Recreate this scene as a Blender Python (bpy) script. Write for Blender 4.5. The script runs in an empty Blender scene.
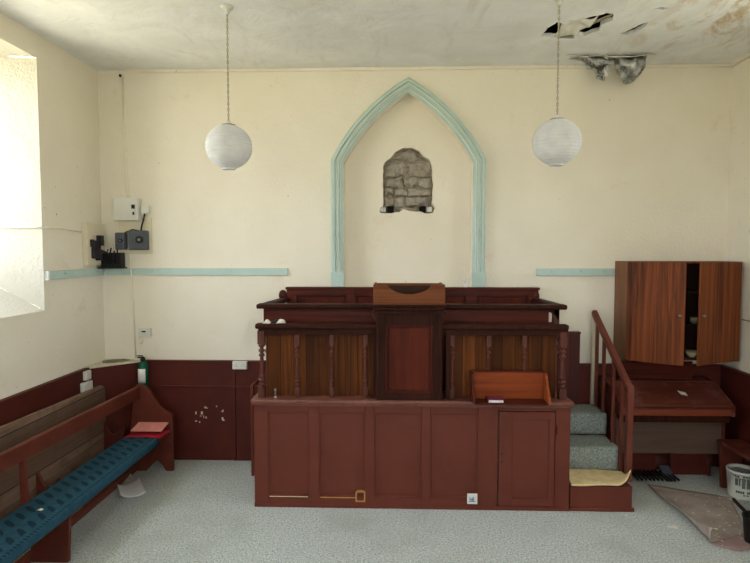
import bpy, bmesh, math, random
from mathutils import Vector, Matrix, noise
random.seed(7)
C = bpy.context.scene.collection
PI = math.pi
def lin(c):
    out = []
    for v in c:
        v /= 255.0
        out.append(v/12.92 if v <= 0.04045 else ((v+0.055)/1.055)**2.4)
    return (out[0], out[1], out[2], 1.0)

# ---------------- camera ----------------
cd = bpy.data.cameras.new('camera'); cam = bpy.data.objects.new('camera', cd); C.objects.link(cam)
cd.sensor_fit = 'HORIZONTAL'; cd.sensor_width = 36.0; cd.lens = 563/750*36.0; cd.clip_start = 0.05
cam.location = (0, 0, 2.1); cam.rotation_euler = (math.radians(90-3.2), 0, math.radians(1.83))
bpy.context.scene.camera = cam
# ---------------- world, light, exposure ----------------
w = bpy.data.worlds.new('sky'); bpy.context.scene.world = w; w.use_nodes = True
nt = w.node_tree; bg = nt.nodes['Background']
tc = nt.nodes.new('ShaderNodeTexCoord'); sx = nt.nodes.new('ShaderNodeSeparateXYZ'); rp = nt.nodes.new('ShaderNodeValToRGB')
mr = nt.nodes.new('ShaderNodeMapRange'); mr.inputs[1].default_value = -1; mr.inputs[2].default_value = 1
nt.links.new(tc.outputs['Generated'], sx.inputs[0]); nt.links.new(sx.outputs[2], mr.inputs[0]); nt.links.new(mr.outputs[0], rp.inputs[0])
cr = rp.color_ramp
cr.elements[0].position = 0.0; cr.elements[0].color = (0.54, 0.51, 0.36, 1)
cr.elements[1].position = 1.0; cr.elements[1].color = (0.78, 0.89, 1.0, 1)
e = cr.elements.new(0.49); e.color = (0.64, 0.60, 0.42, 1)
e = cr.elements.new(0.53); e.color = (0.90, 0.95, 1.0, 1)
nt.links.new(rp.outputs[0], bg.inputs[0]); bg.inputs[1].default_value = 9.0
vs = bpy.context.scene.view_settings
bpy.context.scene.display_settings.display_device = 'sRGB'
vs.view_transform = 'Standard'; vs.look = 'None'; vs.gamma = 1.0; vs.use_curve_mapping = False; vs.exposure = 0.82
WY = [(2.95, 4.55), (-0.3, 1.3)]; WZ = (1.60, 3.65)
WYR = [(2.9, 4.0), (-0.3, 0.8)]
def portal(x, y, z, sy, sz, side):
    l = bpy.data.lights.new('window_daylight', 'AREA'); l.shape = 'RECTANGLE'; l.size = sz; l.size_y = sy
    l.cycles.is_portal = True
    o = bpy.data.objects.new('window_daylight', l); C.objects.link(o); o.location = (x, y, z)
    o.rotation_euler = (0, -PI/2 if side < 0 else PI/2, 0)
for a, b in WY: portal(-3.62, (a+b)/2, 2.8, b-a+.2, 1.9, -1)
for a, b in WYR: portal(3.88, (a+b)/2, 2.8, b-a+.2, 1.9, 1)
WX_FILL = [(-1.8, -.9), (1.2, 2.1)]      # unseen rear wall windows, added for fill light from behind the camera
for a, b in WX_FILL:
    portal((a+b)/2, -3.08, 2.4, b-a, 2.4, 1); bpy.context.scene.collection.objects[-1].rotation_euler = (PI/2, 0, 0)

# ---------------- materials ----------------
def nmat(name):
    m = bpy.data.materials.new(name); m.use_nodes = True
    return m, m.node_tree, m.node_tree.nodes['Principled BSDF']
def N(t, kind, **kw):
    n = t.nodes.new(kind)
    for k, v in kw.items(): setattr(n, k, v)
    return n
def coords(t, scale=(1, 1, 1)):
    tc = N(t, 'ShaderNodeTexCoord'); mp = N(t, 'ShaderNodeMapping'); mp.inputs['Scale'].default_value = scale
    t.links.new(tc.outputs['Object'], mp.inputs[0]); return mp.outputs[0]
def mix(t, fac, a, b, mode='MIX'):
    n = N(t, 'ShaderNodeMix', data_type='RGBA', blend_type=mode)
    for s, v in ((n.inputs[0], fac), (n.inputs[6], a), (n.inputs[7], b)):
        if hasattr(v, 'links') or isinstance(v, bpy.types.NodeSocket): t.links.new(v, s)
        else: s.default_value = v
    return n.outputs[2]
def noise_fac(t, vec, scale, lo, hi, detail=5, rough=.6, dist=0):
    n = N(t, 'ShaderNodeTexNoise'); n.inputs['Scale'].default_value = scale; n.inputs['Detail'].default_value = detail
    n.inputs['Roughness'].default_value = rough; n.inputs['Distortion'].default_value = dist
    t.links.new(vec, n.inputs['Vector'])
    r = N(t, 'ShaderNodeMapRange'); r.inputs[1].default_value = lo; r.inputs[2].default_value = hi
    t.links.new(n.outputs['Fac'], r.inputs[0]); return r.outputs[0]
def bump(t, b, h, strength, dist=.01):
    n = N(t, 'ShaderNodeBump'); n.inputs['Strength'].default_value = strength; n.inputs['Distance'].default_value = dist
    t.links.new(h, n.inputs['Height']); t.links.new(n.outputs[0], b.inputs['Normal'])
def paint(name, c1, c2, scale=3, rough=.6, bs=.2, bscale=30, stain=None, spec=.22, sf=(0.62, .75), sscale=1.3):
    m, t, b = nmat(name); v = coords(t)
    col = mix(t, noise_fac(t, v, scale, .35, .65), lin(c1), lin(c2))
    if stain: col = mix(t, noise_fac(t, v, sscale, sf[0], sf[1], 8, .7, .6), col, lin(stain))
    t.links.new(col, b.inputs['Base Color']); b.inputs['Roughness'].default_value = rough
    b.inputs['Specular IOR Level'].default_value = spec
    if bs: bump(t, b, noise_fac(t, v, bscale, 0, 1), bs)
    return m
def wood(name, c1, c2, axis='z', rough=.4, fine=26, coat=0.0, planks=None, dirt=None, spec=.28):
    m, t, b = nmat(name)
    sc = {'x': (.8, fine, fine), 'y': (fine, .8, fine), 'z': (fine, fine, .8)}[axis]
    v = coords(t, sc); v0 = coords(t)
    f = noise_fac(t, v, 1.0, .36, .64, 6, .65, 1.0)
    col = mix(t, f, lin(c1), lin(c2))
    big = noise_fac(t, coords(t, tuple(s*.25 if s > 1 else s for s in sc)), 1.0, .3, .7, 3)
    col = mix(t, big, col, mix(t, 0.5, col, lin(c2)))
    if planks:                      # seams between boards: real gaps in colour of old joints
        pa, pw = planks
        sp = N(t, 'ShaderNodeSeparateXYZ'); t.links.new(v0, sp.inputs[0])
        mm = N(t, 'ShaderNodeMath', operation='DIVIDE'); t.links.new(sp.outputs['XYZ'.index(pa)], mm.inputs[0]); mm.inputs[1].default_value = pw
        fl = N(t, 'ShaderNodeMath', operation='FLOOR'); t.links.new(mm.outputs[0], fl.inputs[0])
        wn = N(t, 'ShaderNodeTexWhiteNoise', noise_dimensions='1D'); t.links.new(fl.outputs[0], wn.inputs['W'])
        col = mix(t, wn.outputs['Value'], col, mix(t, .8, col, lin(c1)))
        fr = N(t, 'ShaderNodeMath', operation='FRACT'); t.links.new(mm.outputs[0], fr.inputs[0])
        lt = N(t, 'ShaderNodeMath', operation='LESS_THAN'); t.links.new(fr.outputs[0], lt.inputs[0]); lt.inputs[1].default_value = .035
        col = mix(t, lt.outputs[0], col, lin((22, 10, 6)))
    if dirt: col = mix(t, noise_fac(t, v0, 5, .5, .75, 8, .7), col, lin(dirt))
    t.links.new(col, b.inputs['Base Color']); b.inputs['Roughness'].default_value = rough
    b.inputs['Coat Weight'].default_value = coat*.4; b.inputs['Coat Roughness'].default_value = .25
    b.inputs['Specular IOR Level'].default_value = spec
    bump(t, b, f, .12, .004)
    return m
M = {}
def plaster(name, base, alt, patch, crack=.5, bs=.35):
    m, t, b = nmat(name); v = coords(t)
    col = mix(t, noise_fac(t, v, 1.1, .3, .7, 4), lin(base), lin(alt))
    col = mix(t, noise_fac(t, v, 2.3, .60, .74, 9, .72, .5), col, lin(patch))
    sp = noise_fac(t, v, 26, .74, .78, 2, .5)
    col = mix(t, sp, col, lin((150, 128, 100)))
    t.links.new(col, b.inputs['Base Color']); b.inputs['Roughness'].default_value = .85
    b.inputs['Specular IOR Level'].default_value = .25
    h = mix(t, .5, noise_fac(t, v, 5, 0, 1, 8, .6), noise_fac(t, v, 40, 0, 1, 4))
    bump(t, b, h, bs, .02); return m
M['plaster'] = plaster('cream_plaster', (228, 220, 202), (236, 229, 214), (222, 210, 186))
M['reveal'] = plaster('rough_white_plaster', (204, 200, 188), (196, 191, 177), (186, 178, 158), bs=.9)
M['niche'] = plaster('niche_plaster', (234, 226, 210), (226, 217, 198), (220, 207, 184))
# ceiling: paint, brown water stains and flaking near the right
m, t, b = nmat('ceiling_plaster'); v = coords(t)
col = mix(t, noise_fac(t, v, 1.4, .3, .7, 5, .6, .5), lin((247, 247, 246)), lin((226, 226, 224)))
col = mix(t, noise_fac(t, coords(t, (1.6, .7, 1)), 1.2, .55, .72, 9, .72, 1.4), col, lin((222, 216, 206)))
col = mix(t, noise_fac(t, v, 7, .66, .72, 6, .6, 1.0), col, lin((246, 245, 240)))
ds = N(t, 'ShaderNodeVectorMath', operation='DISTANCE'); t.links.new(coords(t, (1, .8, 0)), ds.inputs[0]); ds.inputs[1].default_value = (2.55, 3.5, 0)
dm = N(t, 'ShaderNodeMapRange'); dm.inputs[1].default_value = 1.0; dm.inputs[2].default_value = .2; t.links.new(ds.outputs['Value'], dm.inputs[0])
mm = N(t, 'ShaderNodeMath', operation='MULTIPLY'); t.links.new(dm.outputs[0], mm.inputs[0]); t.links.new(noise_fac(t, coords(t, (2.2, .9, 1)), 1.6, .48, .62, 8, .7, 1.2), mm.inputs[1])
col = mix(t, mm.outputs[0], col, lin((200, 180, 148)))
t.links.new(col, b.inputs['Base Color']); b.inputs['Roughness'].default_value = .9
bump(t, b, noise_fac(t, v, 4, 0, 1, 8, .65, .8), .55, .03); M['ceiling'] = m
# carpet
m, t, b = nmat('grey_carpet'); v = coords(t)
c = mix(t, noise_fac(t, v, 70, .38, .62, 5, .9), lin((108, 116, 114)), lin((236, 241, 240)))
c = mix(t, noise_fac(t, v, 30, .45, .75, 4, .7), c, lin((196, 203, 200)))
c = mix(t, noise_fac(t, v, 1.6, .5, .8, 5), c, lin((168, 172, 166)))
t.links.new(c, b.inputs['Base Color']); b.inputs['Roughness'].default_value = .95; b.inputs['Specular IOR Level'].default_value = .1
bump(t, b, noise_fac(t, v, 160, 0, 1, 2), .6, .01); M['carpet'] = m
M['stair_carpet'] = paint('worn_stair_carpet', (112, 122, 118), (166, 174, 168), 70, .95, .6, 120, (78, 84, 78), .1)
M['maroon'] = paint('maroon_paint', (106, 52, 40), (96, 46, 34), 2.5, .5, .1, 25)
M['ledge'] = paint('lighter_maroon_ledge', (104, 54, 44), (122, 76, 64), 9, .45, .1, 25, None, .4)  # mottled maroon, lighter than the pulpit front
M['maroon_dark'] = paint('shaded_maroon_paint', (88, 36, 28), (74, 29, 23), 2, .5, .15, 25)  # wall maroon, its colour darkened for the shade under the dado ledge
M['rail_red'] = paint('reddish_rail_paint', (112, 58, 46), (96, 48, 38), 6, .45, .1, 25)
M['panelwall'] = wood('maroon_boarding', (70, 30, 26), (92, 42, 34), 'z', .5, 20, 0, ('X', .12))
M['mahog'] = wood('dark_mahogany', (46, 15, 8), (88, 32, 19), 'x', .45, 30, 0, spec=.15)
M['mahog_v'] = wood('dark_mahogany_upright', (44, 15, 9), (84, 31, 20), 'z', .45, 30, 0, spec=.15)
M['mahog_red'] = wood('red_mahogany_panel', (44, 17, 10), (88, 34, 20), 'z', .5, 9, 0, spec=.1)
M['umber'] = wood('dark_umber_wood', (32, 13, 8), (58, 28, 19), 'z', .5, 30, 0, spec=.08)
M['pine'] = wood('varnished_pine_boards', (50, 25, 12), (126, 70, 32), 'z', .5, 22, 0, ('X', .107), spec=.08)
M['tray'] = wood('orange_mahogany', (104, 44, 20), (144, 68, 32), 'x', .45, 18, 0, spec=.12)
M['brown'] = wood('mid_brown_wood', (84, 44, 24), (114, 66, 38), 'x', .5, 24, 0, spec=.1)
M['sapele'] = wood('striped_sapele', (46, 20, 10), (130, 68, 34), 'z', .45, 26, 0, spec=.15)
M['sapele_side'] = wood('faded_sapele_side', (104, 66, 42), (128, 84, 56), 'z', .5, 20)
M['cupdark'] = paint('cupboard_inside', (60, 40, 28), (50, 32, 22), 3, .7, 0)
M['organ'] = wood('organ_red_brown', (66, 30, 24), (92, 44, 34), 'x', .4, 20, 0, None, (112, 76, 68), spec=.15)
M['organ_strip'] = wood('organ_orange_strip', (104, 48, 32), (124, 60, 40), 'x', .35, 20, .1)
M['organ_knee'] = wood('organ_knee_panel', (92, 72, 62), (80, 62, 54), 'x', .6, 12)
M['plank'] = wood('bare_weathered_planks', (88, 66, 52), (134, 108, 90), 'y', .8, 18, 0, ('Z', .2), (84, 58, 46))
M['pewpaint'] = paint('pew_brown_red_paint', (102, 50, 38), (86, 40, 30), 5, .42, .12, 20)
M['blue'] = paint('pale_blue_paint', (188, 208, 201), (178, 199, 192), 5, .55, .15, 30)
M['bluewhite'] = paint('blue_white_paint', (232, 234, 226), (222, 226, 216), 5, .6, .1)
M['ledgewhite'] = paint('dusty_white_ledge', (214, 206, 186), (196, 186, 164), 9, .8, .2)
M['white'] = paint('white_plastic', (222, 222, 214), (214, 213, 204), 4, .35, 0)
M['paperw'] = paint('white_paper', (232, 232, 230), (222, 222, 222), 8, .8, .1)
M['creamp'] = paint('cream_board', (222, 213, 188), (214, 204, 178), 4, .5, 0)
M['grey'] = paint('grey_plastic', (86, 92, 100), (76, 82, 90), 4, .35, 0)
M['black'] = paint('black_plastic', (20, 19, 20), (30, 28, 28), 9, .4, .2)
M['charred'] = paint('charred_plastic', (58, 50, 58), (26, 22, 26), 14, .5, .3)
M['bottlegreen'] = paint('green_enamel', (10, 92, 66), (8, 84, 60), 4, .25, 0)
M['pink'] = paint('faded_pink_cover', (222, 150, 142), (210, 132, 124), 10, .75, .1)
M['crimson'] = paint('crimson_cloth', (176, 34, 52), (160, 28, 44), 30, .85, .3, 200)
M['claret'] = paint('claret_book_cover', (110, 44, 60), (96, 36, 50), 10, .5, 0)
M['underlay'] = paint('yellowed_underlay', (226, 206, 160), (206, 182, 132), 12, .9, .5, 60)
M['vinyl'] = paint('dirty_sheet', (176, 162, 154), (148, 134, 126), 5, .7, .2, 40, (206, 202, 196))
M['vinylpink'] = paint('pinkish_sheet', (164, 136, 136), (150, 126, 126), 8, .7, .2)
M['foil'] = paint('grey_torn_membrane', (196, 198, 198), (120, 122, 122), 16, .3, .9, 26, (66, 60, 54), .5, (.52, .62), 9)
M['foil'].node_tree.nodes['Principled BSDF'].inputs['Metallic'].default_value = .5
M['attic'] = paint('attic_timber', (60, 42, 30), (84, 60, 42), 9, .9, .3)
M['flake'] = paint('plaster_crumb', (222, 218, 208), (206, 202, 190), 20, .9, 0)
M['metal'] = paint('dull_metal', (150, 146, 136), (130, 126, 118), 9, .4, 0); M['metal'].node_tree.nodes['Principled BSDF'].inputs['Metallic'].default_value = .7
M['bare'] = paint('bare_ochre_wood', (196, 148, 88), (176, 128, 72), 20, .8, .2)
M['inkblue'] = paint('blue_print', (84, 112, 168), (84, 112, 168), 5, .6, 0)
M['inkgreen'] = paint('green_print', (84, 108, 92), (52, 62, 58), 40, .6, 0)
M['leafgrey'] = paint('grey_green_felt', (130, 128, 108), (112, 112, 94), 20, .9, .2)
M['frame'] = paint('white_window_frame', (226, 226, 220), (214, 214, 206), 5, .5, 0)
M['china'] = paint('cream_china', (216, 208, 170), (206, 198, 160), 5, .2, 0)
M['wire'] = paint('cream_cable', (236, 230, 210), (230, 223, 202), 8, .5, 0)
M['wiregrey'] = paint('twisted_grey_flex', (190, 184, 166), (150, 144, 128), 60, .5, 0)
# rubble stone
m, t, b = nmat('rubble_stone'); v = coords(t)
c = mix(t, noise_fac(t, v, 6, .3, .7, 6, .7), lin((186, 176, 160)), lin((148, 138, 126)))
c = mix(t, noise_fac(t, v, 28, .5, .75, 6, .7), c, lin((118, 108, 98)))
t.links.new(c, b.inputs['Base Color']); b.inputs['Roughness'].default_value = .95
bump(t, b, noise_fac(t, v, 22, 0, 1, 8, .7), .9, .03); M['stone'] = m
M['mortar'] = paint('grey_mortar', (176, 166, 150), (128, 120, 108), 30, .95, .8, 60)
M['void'] = paint('dark_socket_hole', (14, 12, 10), (14, 12, 10), 5, .95, 0)
# lantern paper
m, t, b = nmat('rice_paper'); v = coords(t)
c = mix(t, noise_fac(t, v, 12, .35, .65), lin((232, 232, 232)), lin((220, 220, 222)))
t.links.new(c, b.inputs['Base Color']); b.inputs['Roughness'].default_value = .8
tr = N(t, 'ShaderNodeBsdfTranslucent'); t.links.new(c, tr.inputs[0]); ms = N(t, 'ShaderNodeMixShader'); ms.inputs[0].default_value = .3
t.links.new(b.outputs[0], ms.inputs[1]); t.links.new(tr.outputs[0], ms.inputs[2])
t.links.new(ms.outputs[0], t.nodes['Material Output'].inputs[0]); M['paper'] = m
# blue damask seat cover: rows of darker leaves and a dotted border
m, t, b = nmat('blue_damask'); v = coords(t)
sp = N(t, 'ShaderNodeSeparateXYZ'); t.links.new(v, sp.inputs[0])
def mth(op, a, bb=None):
    n = N(t, 'ShaderNodeMath', operation=op)
    for i, q in enumerate((a, bb)):
        if q is None: continue
        if isinstance(q, (int, float)): n.inputs[i].default_value = q
        else: t.links.new(q, n.inputs[i])
    return n.outputs[0]
def ovals(px, py, ox, oy, skew, ax, ay, r):
    yy = mth('ADD', sp.outputs[1], mth('MULTIPLY', sp.outputs[0], skew))
    u = mth('SUBTRACT', mth('FRACT', mth('ADD', mth('DIVIDE', sp.outputs[0], px), ox)), .5)
    q = mth('SUBTRACT', mth('FRACT', mth('ADD', mth('DIVIDE', yy, py), oy)), .5)
    u = mth('MULTIPLY', u, ax); q = mth('MULTIPLY', q, ay)
    return mth('LESS_THAN', mth('ADD', mth('MULTIPLY', u, u), mth('MULTIPLY', q, q)), r)
p1 = ovals(.15, .10, 0.15, 0, .7, 1.05, 1.7, .15)
p2 = ovals(.05, .03, 0.2, 0, 0, 1.5, 1.2, .12)
edge = mth('MULTIPLY', p2, mth('GREATER_THAN', sp.outputs[0], .075))
inner = mth('MULTIPLY', p1, mth('LESS_THAN', sp.outputs[0], .075))
tot = mth('MAXIMUM', edge, inner)
c = mix(t, noise_fac(t, v, 18, .35, .65), lin((36, 68, 86)), lin((44, 80, 98)))
c = mix(t, mth('MULTIPLY', tot, .75), c, lin((14, 32, 46)))
t.links.new(c, b.inputs['Base Color']); b.inputs['Roughness'].default_value = .85; b.inputs['Specular IOR Level'].default_value = .1
bump(t, b, noise_fac(t, v, 90, 0, 1, 3), .3, .01); M['damask'] = m

# ---------------- mesh helpers ----------------
class MB:
    def __init__(s): s.bm = bmesh.new()
    def _add(s, tmp, mtx=None):
        me = bpy.data.meshes.new('tmp'); tmp.to_mesh(me); tmp.free()
        if mtx: me.transform(mtx)
        s.bm.from_mesh(me); bpy.data.meshes.remove(me); return s
    def box(s, x0, x1, y0, y1, z0, z1, bev=.004, mtx=None):
        t = bmesh.new(); bmesh.ops.create_cube(t, size=1)
        for v in t.verts: v.co = Vector(((x0+x1)/2+v.co.x*(x1-x0), (y0+y1)/2+v.co.y*(y1-y0), (z0+z1)/2+v.co.z*(z1-z0)))
        bev = min(bev, .3*min(abs(x1-x0), abs(y1-y0), abs(z1-z0)))
        if bev > 0: bmesh.ops.bevel(t, geom=t.edges[:], offset=bev, segments=2, affect='EDGES', profile=.5)
        return s._add(t, mtx)
    def prism(s, pts, plane, a, b, bev=.003):      # polygon pts in a plane, extruded a..b along the third axis
        t = bmesh.new(); vs = []
        for p in pts:
            co = {'xz': (p[0], a, p[1]), 'yz': (a, p[0], p[1]), 'xy': (p[0], p[1], a)}[plane]
            vs.append(t.verts.new(co))
        f = t.faces.new(vs); r = bmesh.ops.extrude_face_region(t, geom=[f])
        d = {'xz': (0, b-a, 0), 'yz': (b-a, 0, 0), 'xy': (0, 0, b-a)}[plane]
        for v in r['geom']:
            if isinstance(v, bmesh.types.BMVert): v.co += Vector(d)
        bmesh.ops.recalc_face_normals(t, faces=t.faces[:])
        if bev: bmesh.ops.bevel(t, geom=t.edges[:], offset=bev, segments=1, affect='EDGES')
        bmesh.ops.triangulate(t, faces=[f for f in t.faces if len(f.verts) > 4])
        return s._add(t)
    def lathe(s, prof, cx, cy, seg=20, cap=True):    # prof: (r, z)
        t = bmesh.new(); rings = []
        for r, z in prof:
            rings.append([t.verts.new((cx+r*math.cos(2*PI*k/seg), cy+r*math.sin(2*PI*k/seg), z)) for k in range(seg)])
        for a, b in zip(rings, rings[1:]):
            for k in range(seg): 
                f = t.faces.new((a[k], a[(k+1) % seg], b[(k+1) % seg], b[k])); f.smooth = True
        if cap:
            t.faces.new(rings[0][::-1]); t.faces.new(rings[-1])
        bmesh.ops.recalc_face_normals(t, faces=t.faces[:])
        return s._add(t)
    def tube(s, pts, r, seg=8):
        t = bmesh.new(); pts = [Vector(p) for p in pts]; rings = []
        for i, p in enumerate(pts):
            d = (pts[min(i+1, len(pts)-1)]-pts[max(i-1, 0)]).normalized()
            u = d.cross(Vector((0, 0, 1)) if abs(d.z) < .9 else Vector((1, 0, 0))).normalized(); v = d.cross(u)
            rings.append([t.verts.new(p+r*(math.cos(2*PI*k/seg)*u+math.sin(2*PI*k/seg)*v)) for k in range(seg)])
        for a, b in zip(rings, rings[1:]):
            for k in range(seg):
                f = t.faces.new((a[k], a[(k+1) % seg], b[(k+1) % seg], b[k])); f.smooth = True
        t.faces.new(rings[0][::-1]); t.faces.new(rings[-1])
        return s._add(t)
    def sphere(s, c, r, sc=(1, 1, 1), seg=16):
        t = bmesh.new(); bmesh.ops.create_uvsphere(t, u_segments=seg, v_segments=seg//2+2, radius=r)
        for f in t.faces: f.smooth = True
        for v in t.verts: v.co = Vector((c[0]+v.co.x*sc[0], c[1]+v.co.y*sc[1], c[2]+v.co.z*sc[2]))
        return s._add(t)
    def sweep(s, path, prof):      # path of (origin, axis_u, axis_v) frames; prof closed polygon of (u, v)
        t = bmesh.new(); rings = []
        for o, u, v in path: rings.append([t.verts.new(Vector(o)+Vector(u)*a+Vector(v)*b) for a, b in prof])
        n = len(prof)
        for a, b in zip(rings, rings[1:]):
            for k in range(n): t.faces.new((a[k], a[(k+1) % n], b[(k+1) % n], b[k]))
        t.faces.new(rings[0][::-1]); t.faces.new(rings[-1]); bmesh.ops.recalc_face_normals(t, faces=t.faces[:])
        return s._add(t)
    def grid(s, nu, nv, fn, thick=.003):
        t = bmesh.new()
        P = [[Vector(fn(i/nu, j/nv)) for j in range(nv+1)] for i in range(nu+1)]
        V = [[t.verts.new(p) for p in row] for row in P]
        for i in range(nu):
            for j in range(nv):
                f = t.faces.new((V[i][j], V[i+1][j], V[i+1][j+1], V[i][j+1])); f.smooth = True
        bmesh.ops.recalc_face_normals(t, faces=t.faces[:])
        if thick: bmesh.ops.solidify(t, geom=t.faces[:], thickness=thick)
        return s._add(t)
    def rot(s, c, mtx):
        bmesh.ops.transform(s.bm, matrix=Matrix.Translation(c) @ mtx @ Matrix.Translation(-Vector(c)), verts=s.bm.verts[:]); return s
    def build(s, name, mat, parent=None, label=None, kind=None, loc=None):
        me = bpy.data.meshes.new(name)
        origin = Vector((0, 0, 0))
        root = parent
        while root is not None: origin += root.location; root = root.parent
        if loc is not None: origin = Vector(loc)
        bmesh.ops.translate(s.bm, vec=-origin, verts=s.bm.verts[:])
        s.bm.to_mesh(me); s.bm.free()
        mats = mat if isinstance(mat, (list, tuple)) else [mat]
        for q in mats: me.materials.append(M[q])
        o = bpy.data.objects.new(name, me); C.objects.link(o)
        if parent is not None: o.parent = parent
        elif loc is not None: o.location = loc
        if label: o['label'] = label
        if kind: o['kind'] = kind
        return o
def thing(name, label, cat, loc, group=None):
    o = bpy.data.objects.new(name, None); C.objects.link(o); o.location = loc; o.empty_display_size = .1
    o['label'] = label; o['category'] = cat
    if group: o['group'] = group
    return o
def tag(o, label, cat, group=None, kind=None):
    o['label'] = label; o['category'] = cat
    if group: o['group'] = group
    if kind: o['kind'] = kind
    return o
def copy_tree(o, parent=None):
    c = o.copy(); C.objects.link(c); c.parent = parent
    for ch in o.children: copy_tree(ch, c)
    return c
def struct(name, mb, mat): return mb.build(name, mat, kind='structure')
def circ3(a, b, c, n):
    ax, ay = a; bx, by = b; cx, cy = c
    d = 2*(ax*(by-cy)+bx*(cy-ay)+cx*(ay-by))
    ux = ((ax*ax+ay*ay)*(by-cy)+(bx*bx+by*by)*(cy-ay)+(cx*cx+cy*cy)*(ay-by))/d
    uy = ((ax*ax+ay*ay)*(cx-bx)+(bx*bx+by*by)*(ax-cx)+(cx*cx+cy*cy)*(bx-ax))/d
    r = math.hypot(ax-ux, ay-uy); t0 = math.atan2(ay-uy, ax-ux); t1 = math.atan2(cy-uy, cx-ux)
    while t1-t0 > PI: t1 -= 2*PI
    while t1-t0 < -PI: t1 += 2*PI
    return [(ux+r*math.cos(t0+(t1-t0)*i/n), uy+r*math.sin(t0+(t1-t0)*i/n)) for i in range(n+1)]
def holed(bm, loops, f3):
    edges = []
    for lp in loops:
        vs = [bm.verts.new(f3(*p)) for p in lp]
        for i in range(len(vs)): edges.append(bm.edges.new((vs[i], vs[(i+1) % len(vs)])))
    bmesh.ops.triangle_fill(bm, use_beauty=True, use_dissolve=False, edges=edges)
def skirt(bm, lp, fa, fb):
    A = [bm.verts.new(fa(*p)) for p in lp]; B = [bm.verts.new(fb(*p)) for p in lp]
    for i in range(len(lp)):
        j = (i+1) % len(lp); bm.faces.new((A[i], A[j], B[j], B[i]))

# ---------------- room shell ----------------
XL, YB, ZC, YR = -2.88, 5.5, 3.845, -2.6
def XR(y): return 3.19-.03*(YB-y)
CX = .144; HO = .742
# arch curve (outer), right half mirrored
def arch_loop(off, zb):
    sp, ap = 2.97, 3.745
    L = circ3((CX-HO, sp), (CX-HO*.625, 3.375), (CX, ap), 14)
    pts = []
    for i, (x, z) in enumerate(L):
        a = L[max(i-1, 0)]; b2 = L[min(i+1, len(L)-1)]
        dx, dz = b2[0]-a[0], b2[1]-a[1]
        l = math.hypot(dx, dz); nx, nz = dz/l, -dx/l
        if i == 0:                     # mitre between the upright and the curve
            k = 1/(nx*1+0)/1.0; q = (x+off, z+off*math.tan(math.atan2(-nz, nx)/2)*-1)
            pts.append(q)
        elif i == len(L)-1: pts.append((CX, z-off/abs(nz) if abs(nz) > .2 else z-off))
        else: pts.append((x+nx*off, z+nz*off))
    R = [(2*CX-x, z) for x, z in pts[:-1]][::-1]
    return [(CX-HO+off, zb)]+pts+R+[(CX+HO-off, zb)]
niche = arch_loop(.118, 1.70)
bm = MB(); holed(bm.bm, [[(XL-.02, -.02), (XR(YB)+.02, -.02), (XR(YB)+.02, ZC+.02), (XL-.02, ZC+.02)], niche], lambda x, z: (x, YB, z))
skirt(bm.bm, niche, lambda x, z: (x, YB, z), lambda x, z: (x, YB+.12, z))
struct('wall_back', bm, 'plaster')
# back of the niche with the broken opening onto rubble
s0, s1 = -.10, .385
def jag(pts, a=.006):
    out = []
    for i, p in enumerate(pts):
        q = pts[(i+1) % len(pts)]; n = max(1, int(math.hypot(q[0]-p[0], q[1]-p[1])/.03))
        for k in range(n): 
            u = k/n; out.append((p[0]+(q[0]-p[0])*u+random.uniform(-a, a), p[1]+(q[1]-p[1])*u+random.uniform(-a, a)))
    return out
hole = jag([(s0, 2.535), (s0-.03, 2.52), (s0-.035, 2.475), (s0+.02, 2.462), (.06, 2.475), (.10, 2.50), (.20, 2.485), (.27, 2.48), (.33, 2.46), (.40, 2.475), (.415, 2.52), (.385, 2.56), (s1+.01, 2.75), (s1-.005, 2.93), (.36, 2.985), (.30, 3.02), (.26, 3.07), (.19, 3.105), (.10, 3.105), (.03, 3.07), (-.02, 3.01), (-.08, 2.97), (s0, 2.92)], .004)
nb = arch_loop(.10, 1.68)
bm = MB(); holed(bm.bm, [nb, hole], lambda x, z: (x, YB+.12, z)); skirt(bm.bm, hole, lambda x, z: (x, YB+.12, z), lambda x, z: (x, YB+.26, z))
struct('wall_niche', bm, 'niche')
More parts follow.
